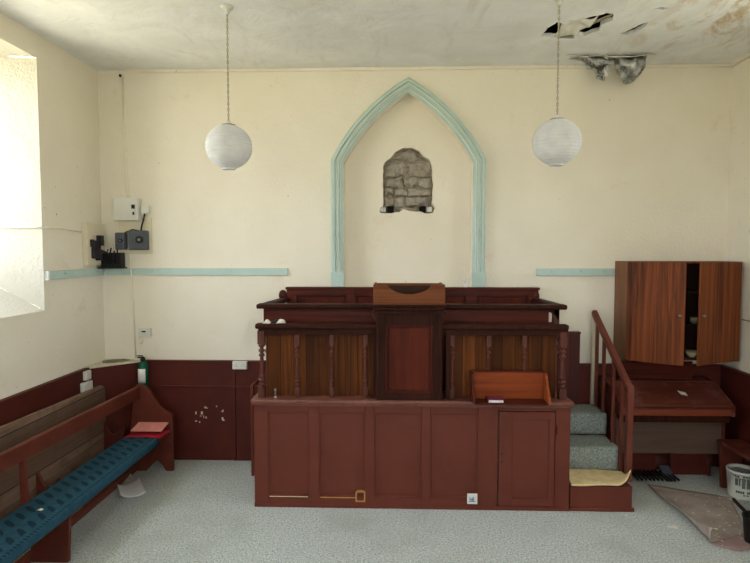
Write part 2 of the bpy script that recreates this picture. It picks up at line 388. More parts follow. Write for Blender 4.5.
# left and right wall with deep window openings
def sidewall(name, side, wins, X):
    mb = MB(); rects = [[(a, WZ[0]), (b2, WZ[0]), (b2, WZ[1]), (a, WZ[1])] for a, b2 in wins]
    xf = (lambda y: X) if side < 0 else XR
    holed(mb.bm, [[(YR-.02, -.02), (YB+.02, -.02), (YB+.02, ZC+.02), (YR-.02, ZC+.02)]]+rects, lambda y, z: (xf(y), y, z))
    struct(name, mb, 'plaster')
    for i, (a, b2) in enumerate(wins):
        D = .7*side; mb = MB(); n = 14
        inn = lambda u, v: (a+(b2-a)*u, v)
        corners = {}
        za, zb = WZ
        ins = .14
        def P(y, z, d):
            # d 0 at the room face, 1 at the frame; splayed jambs and a sloping sill
            c = (a+b2)/2; yy = c+(y-c)*(1-d*ins*2/(b2-a)); zz = z
            if z < za+.01: zz = z+.42*d
            wob = .012*noise.noise(Vector((y*3, z*3, d*4+i))) if 0 < d < 1 else 0
            return (xf(y)+D*d, yy+wob, zz+wob)
        edges4 = [((a, za), (b2, za)), ((b2, za), (b2, zb)), ((b2, zb), (a, zb)), ((a, zb), (a, za))]
        for (p, q) in edges4:
            V = [[mb.bm.verts.new(P(p[0]+(q[0]-p[0])*j/n, p[1]+(q[1]-p[1])*j/n, d/8)) for d in range(9)] for j in range(n+1)]
            if p[1] == q[1] == za:
                pass
            elif p[0] == q[0]:
                for j in range(n+1):
                    z = p[1]+(q[1]-p[1])*j/n
                    for d in range(9):
                        lo = za+.42*d/8; V[j][d].co.z = lo+(zb-lo)*(z-za)/(zb-za)
            for j in range(n):
                for d in range(8):
                    f = mb.bm.faces.new((V[j][d], V[j+1][d], V[j+1][d+1], V[j][d+1])); f.smooth = True
        struct('wall_reveal_'+('left' if side < 0 else 'right'), mb, 'reveal')
        # casement frame
        fy0, fy1, fz0, fz1 = a+ins-.01, b2-ins+.01, za+.40, zb+.01; xx = xf(a)+D-.03*side
        fr = MB(); t = .035
        fr.box(xx-t, xx+t, fy0, fy0+.06, fz0, fz1).box(xx-t, xx+t, fy1-.06, fy1, fz0, fz1).box(xx-t, xx+t, fy0, fy1, fz0, fz0+.07).box(xx-t, xx+t, fy0, fy1, fz1-.06, fz1)
        fr.box(xx-.025, xx+.025, (fy0+fy1)/2-.03, (fy0+fy1)/2+.03, fz0, fz1)
        for k in (1, 2, 3): z = fz0+(fz1-fz0)*k/4; fr.box(xx-.02, xx+.02, fy0, fy1, z-.015, z+.015)
        struct('window_%d' % (i+1+(0 if side < 0 else 2)), fr, 'frame')
sidewall('wall_left', -1, WY, XL); sidewall('wall_right', 1, WYR, 3.17)
mb = MB(); RW = [[(a, 1.2), (b, 1.2), (b, 3.6), (a, 3.6)] for a, b in WX_FILL]
holed(mb.bm, [[(XL-.02, -.02), (XR(YR)+.02, -.02), (XR(YR)+.02, ZC+.02), (XL-.02, ZC+.02)]]+RW, lambda x, z: (x, YR, z))
for r_ in RW: skirt(mb.bm, r_, lambda x, z: (x, YR, z), lambda x, z: (x, YR-.45, z))
struct('wall_rear', mb, 'plaster')
for i, (a, b) in enumerate(WX_FILL):
    fr = MB(); y = YR-.42
    for q in ((a, a+.06, 1.2, 3.6), (b-.06, b, 1.2, 3.6), (a, b, 1.2, 1.27), (a, b, 3.54, 3.6), ((a+b)/2-.025, (a+b)/2+.025, 1.2, 3.6), (a, b, 1.98, 2.01), (a, b, 2.78, 2.81)): fr.box(q[0], q[1], y-.03, y+.03, q[2], q[3])
    struct('window_%d' % (i+5), fr, 'frame')  # these rear windows are additions that bring in more light
mb = MB(); mb.box(XL-.1, XR(YB)+.1, YR-.1, YB+.2, -.08, 0, 0); struct('floor', mb, 'carpet')
# ceiling with its holes, plus the dark void above
h1 = jag([(a*1.0205, b*1.0205) for a, b in [(1.186, 4.669), (1.195, 4.50), (1.23, 4.38), (1.30, 4.42), (1.44, 4.30), (1.542, 4.221), (1.60, 4.235), (1.63, 4.36), (1.585, 4.44), (1.60, 4.56), (1.52, 4.66), (1.43, 4.60), (1.33, 4.67)]], .008)
h2 = jag([(a*1.0205, b*1.0205) for a, b in [(1.52, 5.19), (1.70, 5.16), (1.90, 5.12), (2.24, 5.13), (2.22, 5.22), (1.95, 5.28), (1.68, 5.25)]], .008)
h3 = jag([(a*1.0205, b*1.0205) for a, b in [(1.80, 4.62), (1.85, 4.52), (1.88, 4.42), (1.92, 4.40), (1.93, 4.47), (1.90, 4.60), (1.86, 4.66)]], .006)
h4 = jag([(a*1.0205, b*1.0205) for a, b in [(1.84, 4.17), (1.88, 4.13), (1.95, 4.14), (1.93, 4.18)]], .003)
mb = MB(); holed(mb.bm, [[(XL-.02, YR-.02), (XR(YR)+.02, YR-.02), (XR(YB)+.02, YB+.02), (XL-.02, YB+.02)], h1, h2, h3, h4], lambda x, y: (x, y, ZC))
for h in (h1, h2, h3, h4): skirt(mb.bm, h, lambda x, y: (x, y, ZC), lambda x, y: (x, y, ZC+.03))
struct('ceiling', mb, 'ceiling')
mb = MB()
V = [mb.bm.verts.new(p) for p in ((.8, 3.8, ZC+.5), (2.6, 3.8, ZC+.5), (2.6, 5.49, ZC+.5), (.8, 5.49, ZC+.5), (.8, 3.8, ZC+.001), (2.6, 3.8, ZC+.001), (2.6, 5.49, ZC+.001), (.8, 5.49, ZC+.001))]
for q in ((0, 1, 2, 3), (0, 1, 5, 4), (1, 2, 6, 5), (2, 3, 7, 6), (3, 0, 4, 7)): mb.bm.faces.new([V[k] for k in q])
for k in range(4): x = .98+.42*k; mb.box(x, x+.05, 3.82, 5.46, ZC+.06, ZC+.2)
struct('ceiling_void', mb, 'attic')
# coving bead
mb = MB(); mb.box(-2.66, XR(YB), YB-.03, YB, ZC-.03, ZC, .01); struct('trim_1', mb, 'plaster')
mb = MB(); mb.sweep([((XR(YR), YR, ZC-.03), (1, 0, 0), (0, 0, 1)), ((XR(YB), YB, ZC-.03), (1, 0, 0), (0, 0, 1))], [(-.04, 0), (0, 0), (0, .03), (-.04, .03)]); struct('trim_2', mb, 'plaster')
# dado boarding
mb = MB(); mb.box(-2.52, -1.56, YB-.03, YB, 0, 1.0).box(-1.555, -1.03, YB-.035, YB, 0, 1.0).box(-2.53, -1.03, YB-.045, YB, .735, .755, .006).box(-2.53, -1.03, YB-.045, YB, .99, 1.008, .004).box(-1.58, -1.56, YB-.04, YB-.02, 0, .735)
struct('baseboard_back', mb, 'maroon_dark')
mb = MB(); mb.box(1.79, XR(YB), YB-.03, YB, 0, .99).box(1.79, XR(YB), YB-.045, YB, .975, 1.0); struct('trim_3', mb, 'maroon_dark')
mb = MB(); mb.box(XL, XL+.03, YR, 5.16, 0, .99).box(XL, XL+.045, YR, 5.16, .985, 1.005); struct('baseboard_left', mb, 'maroon_dark')
mb = MB(); mb.sweep([((XR(y), y, 0), (1, 0, 0), (0, 0, 1)) for y in (YR, YB)], [(-.03, 0), (.02, 0), (.02, .99), (-.03, .99)])
mb.sweep([((XR(y), y, .975), (1, 0, 0), (0, 0, 1)) for y in (YR, YB)], [(-.045, 0), (.02, 0), (.02, .025), (-.045, .025)]); struct('baseboard_right', mb, 'maroon_dark')
mb = MB(); mb.prism([(XL, 5.13), (XL+.03, 5.13), (-2.50, 5.47), (-2.52, 5.5), (-2.56, 5.5)], 'xy', 0, .99); struct('trim_4', mb, 'maroon_dark')
mb = MB(); mb.prism([(XL, 5.11), (XL+.045, 5.12), (-2.49, 5.46), (-2.49, 5.5), (XL, 5.5)], 'xy', .99, 1.008); struct('trim_5', mb, 'ledgewhite')
mb = MB(); mb.prism([(-2.84, 5.36), (-2.80, 5.30), (-2.72, 5.30), (-2.63, 5.38), (-2.60, 5.44), (-2.68, 5.47), (-2.78, 5.44)], 'xy', 1.008, 1.02)
tag(mb.build('felt_pad', 'leafgrey'), 'flat grey-green pad lying on the white corner ledge', 'pad')

# ---------------- arch moulding ----------------
def framed(off, zb):                 # sweep frames along the arch: u = inward, v = out of the wall
    A = arch_loop(0, zb); B = arch_loop(.118, zb)
    return [((a[0], YB, a[1]), ((b2[0]-a[0])/.118, 0, (b2[1]-a[1])/.118), (0, -1, 0)) for a, b2 in zip(A, B)]
am = thing('arch_moulding', 'pale blue pointed arch moulding framing the recess on the back wall', 'moulding', (CX, YB, 1.74))
F = framed(0, 1.885)
MB().sweep(F, [(0, 0), (0, .03), (.012, .045), (.034, .045), (.040, .02), (.040, 0)]).build('outer_bead', 'blue', am)
MB().sweep(F, [(.040, 0), (.040, .022), (.058, .022), (.058, 0)]).build('fillet', 'bluewhite', am, 'off-white fillet strip')
MB().sweep(F, [(.058, 0), (.058, .034), (.066, .04), (.082, .034), (.086, 0)]).build('inner_bead', 'blue', am)
MB().sweep(F, [(.086, 0), (.086, .024), (.094, .024), (.094, 0)]).build('fillet', 'bluewhite', am, 'off-white fillet strip')
MB().sweep(F, [(.094, 0), (.094, .018), (.118, .006), (.118, 0)]).build('inner_edge', 'blue', am)
for x in (CX-HO-.003, CX+HO-.118-.003): MB().box(x, x+.124, YB-.055, YB, 1.742, 1.89, .005).build('plinth_block', 'blue', am)

# ---------------- rubble stone seen through the hole ----------------
st = thing('rubble_stonework', 'bare rubble stone showing through the broken plaster inside the arch', 'stonework', (.14, 5.76, 2.45))
mb = MB(); mb.box(-.2, .5, 5.705, 5.76, 2.42, 3.2, 0); mb.build('mortar_bed', 'mortar', st)
def stone(poly):
    cx = sum(p[0] for p in poly)/len(poly); cz = sum(p[1] for p in poly)/len(poly)
    t = bmesh.new(); pts = jag([(p[0], p[1]) for p in poly], .008); n = len(pts); R = []
    for sc, d in ((1.03, .02), (1.03, .055), (.98, .08), (.7, .10), (.3, .1)):
        R.append([t.verts.new((cx+(p[0]-cx)*sc, 5.76-d+.03*noise.noise(Vector((p[0]*14*sc, p[1]*14, d*9))), cz+(p[1]-cz)*sc)) for p in pts])
    for a, b2 in zip(R, R[1:]):
        for k in range(n): t.faces.new((a[k], a[(k+1) % n], b2[(k+1) % n], b2[k]))
    t.faces.new(R[-1]); bmesh.ops.recalc_face_normals(t, faces=t.faces[:])
    mb = MB(); mb._add(t); return mb
def stpx(l): return [(-.10+(x-55)/310*.485, 3.10-(y-60)/430*.62) for x, y in l]
for poly in ([(58, 180), (95, 150), (180, 140), (205, 190), (190, 240), (120, 255), (58, 255)], [(100, 130), (150, 80), (215, 62), (275, 85), (300, 130), (250, 155), (190, 135)],
             [(222, 165), (290, 140), (350, 150), (365, 240), (300, 255), (225, 240)], [(58, 262), (120, 262), (175, 250), (180, 320), (60, 320)], [(190, 255), (265, 250), (275, 300), (240, 330), (205, 310), (185, 300)],
             [(275, 262), (366, 250), (366, 320), (345, 330), (280, 310)], [(60, 326), (122, 326), (122, 375), (60, 378)], [(128, 330), (175, 322), (208, 350), (208, 378), (130, 378)],
             [(215, 325), (250, 335), (350, 335), (366, 350), (350, 378), (215, 382)], [(60, 388), (125, 388), (125, 450), (60, 452)], [(132, 388), (188, 388), (188, 455), (132, 455)],
             [(208, 392), (345, 386), (340, 445), (205, 450)], [(145, 462), (270, 455), (268, 490), (150, 485)]):
    stone(stpx(poly)).build('stone', 'stone', st)
for x in (-.055, .262): MB().box(x, x+.062, 5.64, 5.70, 2.466, 2.535, .003).build('joist_socket', 'void', st, 'black square socket hole')
for x in (-.13, .33): MB().box(x, x+.06, 5.66, 5.7, 2.478, 2.53, .01).build('plaster_lump', 'paperw', st, 'white lump of plaster')

# ---------------- peg rails ----------------
def rail(name, x0, x1, label, pegs):
    r = thing(name, label, 'peg rail', ((x0+x1)/2, YB, 1.85))
    MB().box(x0, x1, YB-.022, YB, 1.852, 1.922, .004).build('board', 'blue', r)
    for x in pegs: MB().tube([(x, YB-.02, 1.90), (x+.004, YB-.045, 1.893), (x+.012, YB-.055, 1.905)], .004, 6).build('peg', 'blue', r)
rail('peg_rail', -2.84, -1.03, 'long pale blue peg rail on the back wall left of the arch', [-2.55, -2.37, -2.1, -1.72, -1.38])
rail('peg_rail', 1.385, 2.13, 'shorter pale blue peg rail on the back wall beside the wooden cupboard', [1.52, 1.80, 2.02])
r = thing('peg_rail', 'pale blue peg rail on the left side wall by the window recess', 'peg rail', (XL, 5.0, 1.85))
MB().box(XL, XL+.022, 4.58, 5.49, 1.852, 1.922, .004).build('board', 'blue', r)
MB().box(XL, XL+.03, 4.565, 4.59, 1.848, 1.926, .003).build('end_cap', 'paperw', r, 'bright white end cap')
for y in (4.8, 5.35): MB().tube([(XL+.02, y, 1.90), (XL+.045, y, 1.893), (XL+.055, y-.01, 1.905)], .004, 6).build('peg', 'blue', r)

# ---------------- paper lanterns ----------------
def lantern(x, y, zc, label):
    L = thing('paper_lantern', label, 'lantern', (x, y, zc), 'paper lanterns hanging from the ceiling')
    R = .164; prof = []; n = 17
    for k in range(n*3+1):
        a = -1.28+2.56*k/(n*3); rr = R*math.cos(a); zz = zc+R*.97*math.sin(a)
        rr += .0032*(1 if k % 3 else -1.1)
        prof.append((rr, zz))
    mb = MB().lathe(prof, x, y, 40, cap=False)
    for v in mb.bm.verts: v.co += Vector((1, 1, 1))*.004*noise.noise(v.co*9)
    mb.build('shade', 'paper', L)
    MB().lathe([(.048, zc-.165), (.052, zc-.150), (.044, zc-.150), (.042, zc-.163)], x, y, 24, False).build('bottom_ring', 'paper', L)
    MB().lathe([(.05, zc+.150), (.05, zc+.158), (.046, zc+.158), (.046, zc+.150)], x, y, 24, False).build('top_ring', 'metal', L)
    mb = MB(); mb.tube([(x-.048, y, zc+.155), (x+.048, y, zc+.155)], .003, 6).tube([(x, y-.048, zc+.155), (x, y+.048, zc+.155)], .003, 6)
    mb.lathe([(.02, zc+.12), (.024, zc+.155), (.012, zc+.185)], x, y, 12); mb.build('lamp_holder', 'white', L)
    MB().sphere((x, y, zc+.06), .032, (1, 1, 1.3)).build('bulb', 'white', L)
    pts = [[], []]
    z = zc+.18; k = 0
    while z < ZC-.01:
        for s in (0, 1): pts[s].append((x+.0045*math.cos(k*.9+PI*s), y+.0045*math.sin(k*.9+PI*s), z))
        z += .012; k += 1
    MB().tube(pts[0], .0035, 6).tube(pts[1], .0035, 6).build('twisted_flex', 'wiregrey', L)
    MB().lathe([(.044, ZC), (.044, ZC-.008), (.036, ZC-.018), (.018, ZC-.022), (.016, ZC-.05), (.008, ZC-.055)], x, y, 24).build('ceiling_rose', 'white', L)
lantern(-1.195, 4.11, 2.85, 'white ribbed paper lantern hanging left of the pointed arch')
lantern(1.145, 4.03, 2.855, 'white ribbed paper lantern hanging right of the arch below the ceiling hole')

# ---------------- torn ceiling pieces ----------------
def crumple(p, a=.02, s=9): return Vector(p)+Vector((noise.noise(Vector(p)*s), noise.noise(Vector(p)*s+Vector((9, 3, 1))), noise.noise(Vector(p)*s+Vector((2, 7, 5)))))*a
hang = thing('torn_ceiling_membrane', 'crumpled grey membrane hanging from the torn ceiling by the back wall', 'debris', (1.9, 5.2, ZC))
def lobe(x0, x1, y, tip, depth, pw, thick=.003):
    def fn(u, v):
        xx = x0+(x1-x0)*u; e = (1-abs(u-tip)/max(tip, 1-tip))**pw if abs(u-tip) < max(tip, 1-tip) else 0
        return crumple((xx+(tip-u)*(x1-x0)*.15*v, y-.10*math.sin(v*PI)*(.3+e)-.02, ZC+.02-depth*v*e), .035, 13)
    return MB().grid(26, 16, fn, thick)
lobe(1.66, 1.93, 5.31, .92, .23, .7).build('membrane_flap', 'foil', hang)
lobe(1.98, 2.30, 5.31, .5, .25, .28).build('membrane_pouch', 'foil', hang)
MB().grid(4, 14, lambda u, v: crumple((1.885+.03*u, 5.20, ZC+.02-.21*v), .015, 14)).build('plastic_strip', 'white', hang, 'pale bluish plastic strip')
MB().grid(18, 5, lambda u, v: crumple((1.55+.76*u, 5.17+.07*v-.03*u, ZC-.003-.035*(1-v)*(1-abs(u-.55))), .014, 8), .006).build('plaster_flap', 'flake', hang, 'cream flap of sagging plaster edge')
MB().tube([(1.89, 5.22, ZC-.18), (1.892, 5.24, ZC-.3), (1.886, 5.25, ZC-.45)], .0015, 5).build('thread', 'wire', hang)
hs = thing('torn_ceiling_laths', 'pale torn laths and paper hanging in the jagged ceiling hole', 'debris', (1.4, 4.45, ZC))
def flap(p, q, r2, s2, name, mat): 
    p, q, r2, s2 = map(Vector, (p, q, r2, s2))
    MB().grid(12, 12, lambda u, v: crumple((p*(1-u)+q*u)*(1-v)+(s2*(1-u)+r2*u)*v, .03, 10), .004).build(name, mat, hs)
flap((1.29, 4.47, ZC), (1.53, 4.37, ZC), (1.45, 4.60, ZC-.05), (1.31, 4.70, ZC-.02), 'plaster_flap', 'flake')
flap((1.32, 4.75, ZC), (1.46, 4.70, ZC), (1.44, 4.60, ZC-.09), (1.35, 4.62, ZC-.07), 'plaster_flap', 'paperw')
for k, (a, c) in enumerate((((1.39, 4.71), (1.63, 4.34)), ((1.49, 4.73), (1.65, 4.42)), ((1.53, 4.75), (1.63, 4.57)))):
    MB().grid(8, 3, lambda u, v: crumple((a[0]+(c[0]-a[0])*u+.03*v, a[1]+(c[1]-a[1])*u, ZC+.015+.01*v+.02*k), .012, 9), .006).build('lath', 'creamp', hs)

# ---------------- pulpit ----------------
pul = thing('pulpit', 'large maroon panelled pulpit with turned balusters and central desk', 'pulpit', (.14, 4.9, 0))
YF = 4.47
# carcass: sides, plinth and front frame
x0, x1 = -1.128, 1.418
ps = [(-1.014, -.677), (-.598, -.226), (-.150, .235), (.303, .685)]; dz = (.092, .79)
mb = MB()
mb.box(x0, x0+.03, YF+.02, 5.45, 0, .862).build('side_panel', 'maroon', pul); MB().box(x1-.03, x1, YF+.02, 5.45, 0, .862).build('side_panel', 'maroon', pul)
mb = MB()
stiles = [x0]+[v for p in ps for v in p]+[.845]
for a, b2 in zip(stiles[0::2], stiles[1::2]): mb.box(a, b2, YF, YF+.04, 0, .862, .003)
mb.box(1.30, x1, YF, YF+.04, 0, .862, .003)
for a, b2 in ps: mb.box(a, b2, YF, YF+.04, 0, dz[0], .003).box(a, b2, YF, YF+.04, dz[1], .862, .003)
mb.box(.845, 1.30, YF, YF+.04, 0, .035, .003).box(.845, 1.30, YF, YF+.04, .815, .862, .003)
mb.build('front_frame', 'maroon', pul)
for a, b2 in ps:
    MB().box(a-.01, b2+.01, YF+.022, YF+.036, dz[0]-.01, dz[1]+.01, 0).build('front_panel', 'maroon', pul)
    f = MB(); q = .012
    f.box(a, a+q, YF+.008, YF+.024, dz[0], dz[1], .004).box(b2-q, b2, YF+.008, YF+.024, dz[0], dz[1], .004).box(a, b2, YF+.008, YF+.024, dz[1]-q, dz[1], .004).box(a, b2, YF+.008, YF+.024, dz[0], dz[0]+q, .004)
    f.build('panel_moulding', 'maroon', pul)
MB().box(x0-.002, x1+.002, YF-.004, YF+.005, 0, .03, .002).build('skirting', 'maroon', pul)
d = MB(); d.box(.853, .954, YF-.008, YF+.02, .04, .81, .003).box(1.251, 1.294, YF-.008, YF+.02, .04, .81, .003).box(.954, 1.251, YF-.008, YF+.02, .04, .099, .003).box(.954, 1.251, YF-.008, YF+.02, .75, .81, .003).box(.95, 1.255, YF+.005, YF+.018, .09, .76, 0)
dr = d.build('door', 'maroon', pul, 'cupboard door in the pulpit base')
MB().tube([(.875, YF-.02, .47), (.875, YF, .47)], .007, 8).build('catch', 'black', dr); MB().tube([(.875, YF-.012, .40), (.875, YF, .40)], .008, 8).build('keyhole', 'black', dr)
MB().box(1.30, 1.315, YF-.016, YF, .63, .70, .003).build('hinge', 'mahog', dr)
# ledge
MB().box(-1.145, 1.435, YF-.035, 4.80, .866, .897, .012).box(-1.136, 1.426, YF-.015, YF+.01, .845, .863, .005).build('ledge', 'ledge', pul, 'lighter maroon ledge')
# bare square mark and socket plate low on the front
b_ = MB(); zz0, zz1 = .052, .142
for q in ((-.302, -.222, zz0, zz0+.012), (-.302, -.222, zz1-.012, zz1), (-.302, -.29, zz0, zz1), (-.234, -.222, zz0, zz1)): b_.box(q[0], q[1], YF-.002, YF+.026, q[2], q[3], .001)
b_.box(-.59, -.30, YF-.0015, YF+.02, .083, .091, .001)
MB().box(-1.005, -.69, YF-.0015, YF+.02, .086, .0915, .001).build('pale_edge', 'creamp', pul, 'pale thin edge line under the first panel')  # thin pale line along the bottom of the first panel
b_.build('bare_wood_mark', 'bare', pul, 'ochre square outline of bare wood')
# wider rear side board on the left
MB().box(-1.312, -1.285, 5.08, 5.45, .005, .855, .004).box(-1.29, -1.12, 5.12, 5.45, .005, .84, .002).build('side_board', 'maroon', pul)
# balustrade
M['turned'] = wood('lightened_turned_wood', (64, 30, 22), (92, 46, 34), 'z', .4, 30, 0, spec=.3)  # base colour lightened to stand for highlights on the balusters
def baluster(x, y, z0, z1, w, name='baluster', mat='turned'):
    mb = MB(); h = z1-z0; w2 = w/2
    bb, tb = z0+.16*h, z1-.2*h
    mb.box(x-w2, x+w2, y-w2, y+w2, z0, bb, .003).box(x-w2, x+w2, y-w2, y+w2, tb, z1, .003)
    L = tb-bb; pr = [(0, .8), (.03, .8), (.05, 1.0), (.08, .62), (.10, .62), (.13, .95), (.16, .95), (.18, .6), (.21, .6), (.24, 1.0), (.27, .7), (.30, .74), (.45, .70), (.62, .55), (.70, .5), (.72, .85), (.75, .85), (.77, .55), (.80, .5), (.83, .9), (.86, .9), (.88, .55), (.92, .5), (.95, .95), (.98, .95), (1, .7)]
    mb.lathe([(w2*r, bb+L*u) for u, r in pr], x, y, 16, False)
    mb.build(name, mat, pul)
YBAL = 4.535
for x in (-.780, -.497, -.222, .481, .772, 1.058): baluster(x, YBAL, .897, 1.43, .038)
for x in (-1.072, 1.365): baluster(x, YBAL, .897, 1.445, .058, 'newel')
for xa, xb in ((-1.105, -.12), (.385, 1.40)):
    MB().box(xa-.01, xb, YBAL-.05, YBAL+.045, 1.462, 1.505, .012).box(xa+.01, xb, YBAL-.028, YBAL+.028, 1.415, 1.463, .004).build('hand_rail', 'umber', pul)
for x in (-.145, .445): MB().box(x-.02, x+.02, YBAL-.03, YBAL+.03, .897, 1.463, .003).build('square_post', 'umber', pul)
# pen behind: pine boards, frieze, rails
for a, b2 in ((-1.045, -.16), (.45, 1.325)): MB().box(a, b2, 4.585, 4.605, .897, 1.46, 0).build('pine_boarding', 'pine', pul, 'varnished vertical pine boards')
MB().box(-1.06, 1.36, 4.775, 4.80, .897, 1.49, 0).build('pen_front', 'mahog_v', pul)
MB().box(-1.10, 1.315, 4.77, 4.80, 1.485, 1.60, .003).build('frieze_board', 'mahog', pul)
MB().box(-1.160, 1.455, 4.715, 4.83, 1.602, 1.642, .015).build('shelf_rail', 'umber', pul)
for sx, xa in ((-1, -1.085), (1, 1.38)):
    baluster(xa, 4.80, .60, 1.60, .05, 'pen_post')
    MB().sweep([((xa+sx*.02, 4.76, 1.605), (1, 0, 0), (0, 0, 1)), ((xa-sx*.02+(.03 if sx < 0 else -.0), 5.43, 1.605), (1, 0, 0), (0, 0, 1))], [(-.045, 0), (.045, 0), (.045, .025), (.03, .038), (-.03, .038), (-.045, .025)]).build('side_rail', 'umber', pul)
    xs = xa-sx*.035
    MB().box(min(xs, xs-sx*.02), max(xs, xs-sx*.02), 4.82, 5.42, .86, 1.45, .003).build('pen_side', 'mahog_v', pul)
    MB().sphere((xa-sx*.015, 5.43, 1.66), .05, (.8, .5, 1.1)).build('rail_knob', 'mahog_v', pul)
    # scalloped bracket under the shelf rail
    pts = [(0, 0), (0, .115)]+[(-sx*.09, .115), (-sx*.085, .09), (-sx*.065, .085), (-sx*.05, .06), (-sx*.03, .065), (-sx*.02, .03)]
    MB().prism([(xa+p[0]+sx*.025, 1.485+p[1]) for p in pts], 'xz', 4.775, 4.80, .002).build('scroll_bracket', 'mahog_v', pul)
# rear panelling against the wall
mb = MB(); XA, XB = -1.03, 1.392; zs = (1.22, 1.66)
rp_ = [(-.93, -.45), (-.36, .10), (.26, .70), (.80, 1.29)]
mb.box(XA, XB, 5.44, 5.455, .6, 1.72, 0)
ed = [XA]+[v for p in rp_ for v in p]+[XB]
for a, b2 in zip(ed[0::2], ed[1::2]): mb.box(a, b2, 5.415, 5.44, .6, 1.72, .003)
for a, b2 in rp_: mb.box(a, b2, 5.415, 5.44, .6, zs[0], .003).box(a, b2, 5.415, 5.44, zs[1], 1.72, .003)
mb.box(XA-.01, XB+.01, 5.40, 5.47, 1.718, 1.742, .005); mb.build('rear_panelling', 'mahog', pul)
for a, b2 in rp_: MB().box(a+.02, b2-.02, 5.425, 5.442, zs[0]+.02, zs[1]-.02, .008).build('rear_panel', 'mahog_red', pul)
MB().box(1.42, 1.795, 5.42, 5.46, .6, 1.30, 0).box(1.41, 1.80, 5.41, 5.465, 1.295, 1.316, .004).build('rear_side_boarding', 'panelwall', pul)
# central desk
dk = MB(); dk.box(-.12, -.06, 4.46, 4.62, .897, 1.60, .004).box(.32, .38, 4.46, 4.62, .897, 1.60, .004).box(-.06, .32, 4.46, 4.62, .897, .955, .003).box(-.06, .32, 4.46, 4.62, 1.50, 1.60, .003).build('desk_frame', 'umber', pul)
MB().box(-.06, .32, 4.485, 4.50, .95, 1.505, 0).box(-.035, .295, 4.478, 4.49, .975, 1.48, .005).build('desk_panel', 'mahog_red', pul)
f = MB()
for q in ((-.06, -.045, .955, 1.5), (.305, .32, .955, 1.5), (-.06, .32, .955, .97), (-.06, .32, 1.485, 1.5)): f.box(q[0], q[1], 4.468, 4.486, q[2], q[3], .004)
f.build('panel_moulding', 'mahog_v', pul)
for sx, xx in ((-1, -.12), (1, .38)):
    pts = [(0, 0), (0, -.16)]+[(sx*.012, -.13), (sx*.016, -.10), (sx*.03, -.06), (sx*.05, -.03), (sx*.052, 0)]
    MB().prism([(xx+p[0], 1.60+p[1]) for p in pts], 'xz', 4.50, 4.56, .002).build('scroll_bracket', 'mahog_v', pul)
    MB().box(xx-.014, xx+.014, 4.452, 4.47, .90, 1.57, .003).build('pilaster', 'umber', pul)
MB().box(-.165, .425, 4.42, 4.90, 1.60, 1.618, .005).box(-.155, .415, 4.43, 4.88, 1.618, 1.655, .012).box(-.165, .425, 4.41, 4.90, 1.655, 1.668, .004).build('desk_cornice', 'umber', pul)
arc = [(-.155, 1.668), (.41, 1.668), (.41, 1.828), (.31, 1.828)]
for k in range(13):
    a = k/12; xx = .31-.36*a; arc.append((xx, 1.828-.078*math.sin(PI*a)**.6))
arc += [(-.155, 1.828)]
MB().prism(arc, 'xz', 4.43, 4.45, .002).box(-.155, -.135, 4.45, 4.78, 1.668, 1.826, .003).box(.39, .41, 4.45, 4.78, 1.668, 1.826, .003).box(-.155, .41, 4.76, 4.78, 1.668, 1.820, .003).box(-.135, .39, 4.45, 4.76, 1.67, 1.69, 0).build('book_rest', 'brown', pul, 'lighter brown box with a scooped front')
MB().box(-.134, .389, 4.752, 4.759, 1.691, 1.80, 0).build('book_rest_shade', 'cupdark', pul, 'dark sheet painted as the shade inside the book rest')  # dark sheet added so the inside of the box looks shaded
# small things on the pulpit
pg = MB().lathe([(.016, .897), (.014, .905), (.006, .912), (.006, .925), (.011, .932), (.006, .94), (.007, .95), (.012, .957), (.010, .968), (.004, .975)], -.955, 4.50, 12)
tag(pg.build('turned_peg', 'metal'), 'tiny pale turned peg standing on the pulpit ledge between left balusters', 'peg')
tr = thing('book_tray', 'orange wooden open book tray resting on the right of the pulpit ledge', 'tray', (.93, 4.5, .897))
MB().box(.628, 1.205, 4.33, 4.50, .8985, .910, .003).build('tray_base', 'mahog', tr)
MB().box(.63, 1.203, 4.485, 4.50, .91, 1.125, .002).build('tray_back', 'tray', tr)
MB().box(.622, 1.212, 4.475, 4.503, 1.125, 1.137, .004).build('top_strip', 'mahog', tr)
for xx in (.624, 1.203):
    MB().prism([(4.33, .91), (4.485, .91), (4.485, 1.125), (4.44, 1.12), (4.40, 1.03), (4.35, .98), (4.33, .93)], 'yz', xx, xx+.02, .002).build('tray_end', 'mahog' if xx < 1 else 'tray', tr)
bk = thing('small_book', 'small claret book with pale page edges lying in the orange tray', 'book', (.85, 4.44, .91))
mb = MB(); mb.box(.745, .86, 4.345, 4.455, .914, .935, .002); mb.build('pages', 'paperw', bk)
MB().box(.741, .864, 4.343, 4.46, .935, .939, .001).box(.741, .864, 4.343, 4.46, .9105, .914, .001).box(.741, .745, 4.343, 4.46, .913, .936, .001).build('cover', 'claret', bk)
sk = thing('wall_socket', 'small white plate with blue print low on the pulpit front', 'socket', (.642, YF, .095))
MB().box(.602, .684, YF-.012, YF, .052, .137, .004).build('plate', 'white', sk)
mb = MB(); [mb.box(.620+.008*k, .624+.010*k, YF-.0135, YF-.012, .085-.006*(k % 2), .110-.008*(k % 3), 0) for k in range(4)]; mb.box(.616, .668, YF-.0135, YF-.012, .073, .078, 0); mb.build('print', 'inkblue', sk)

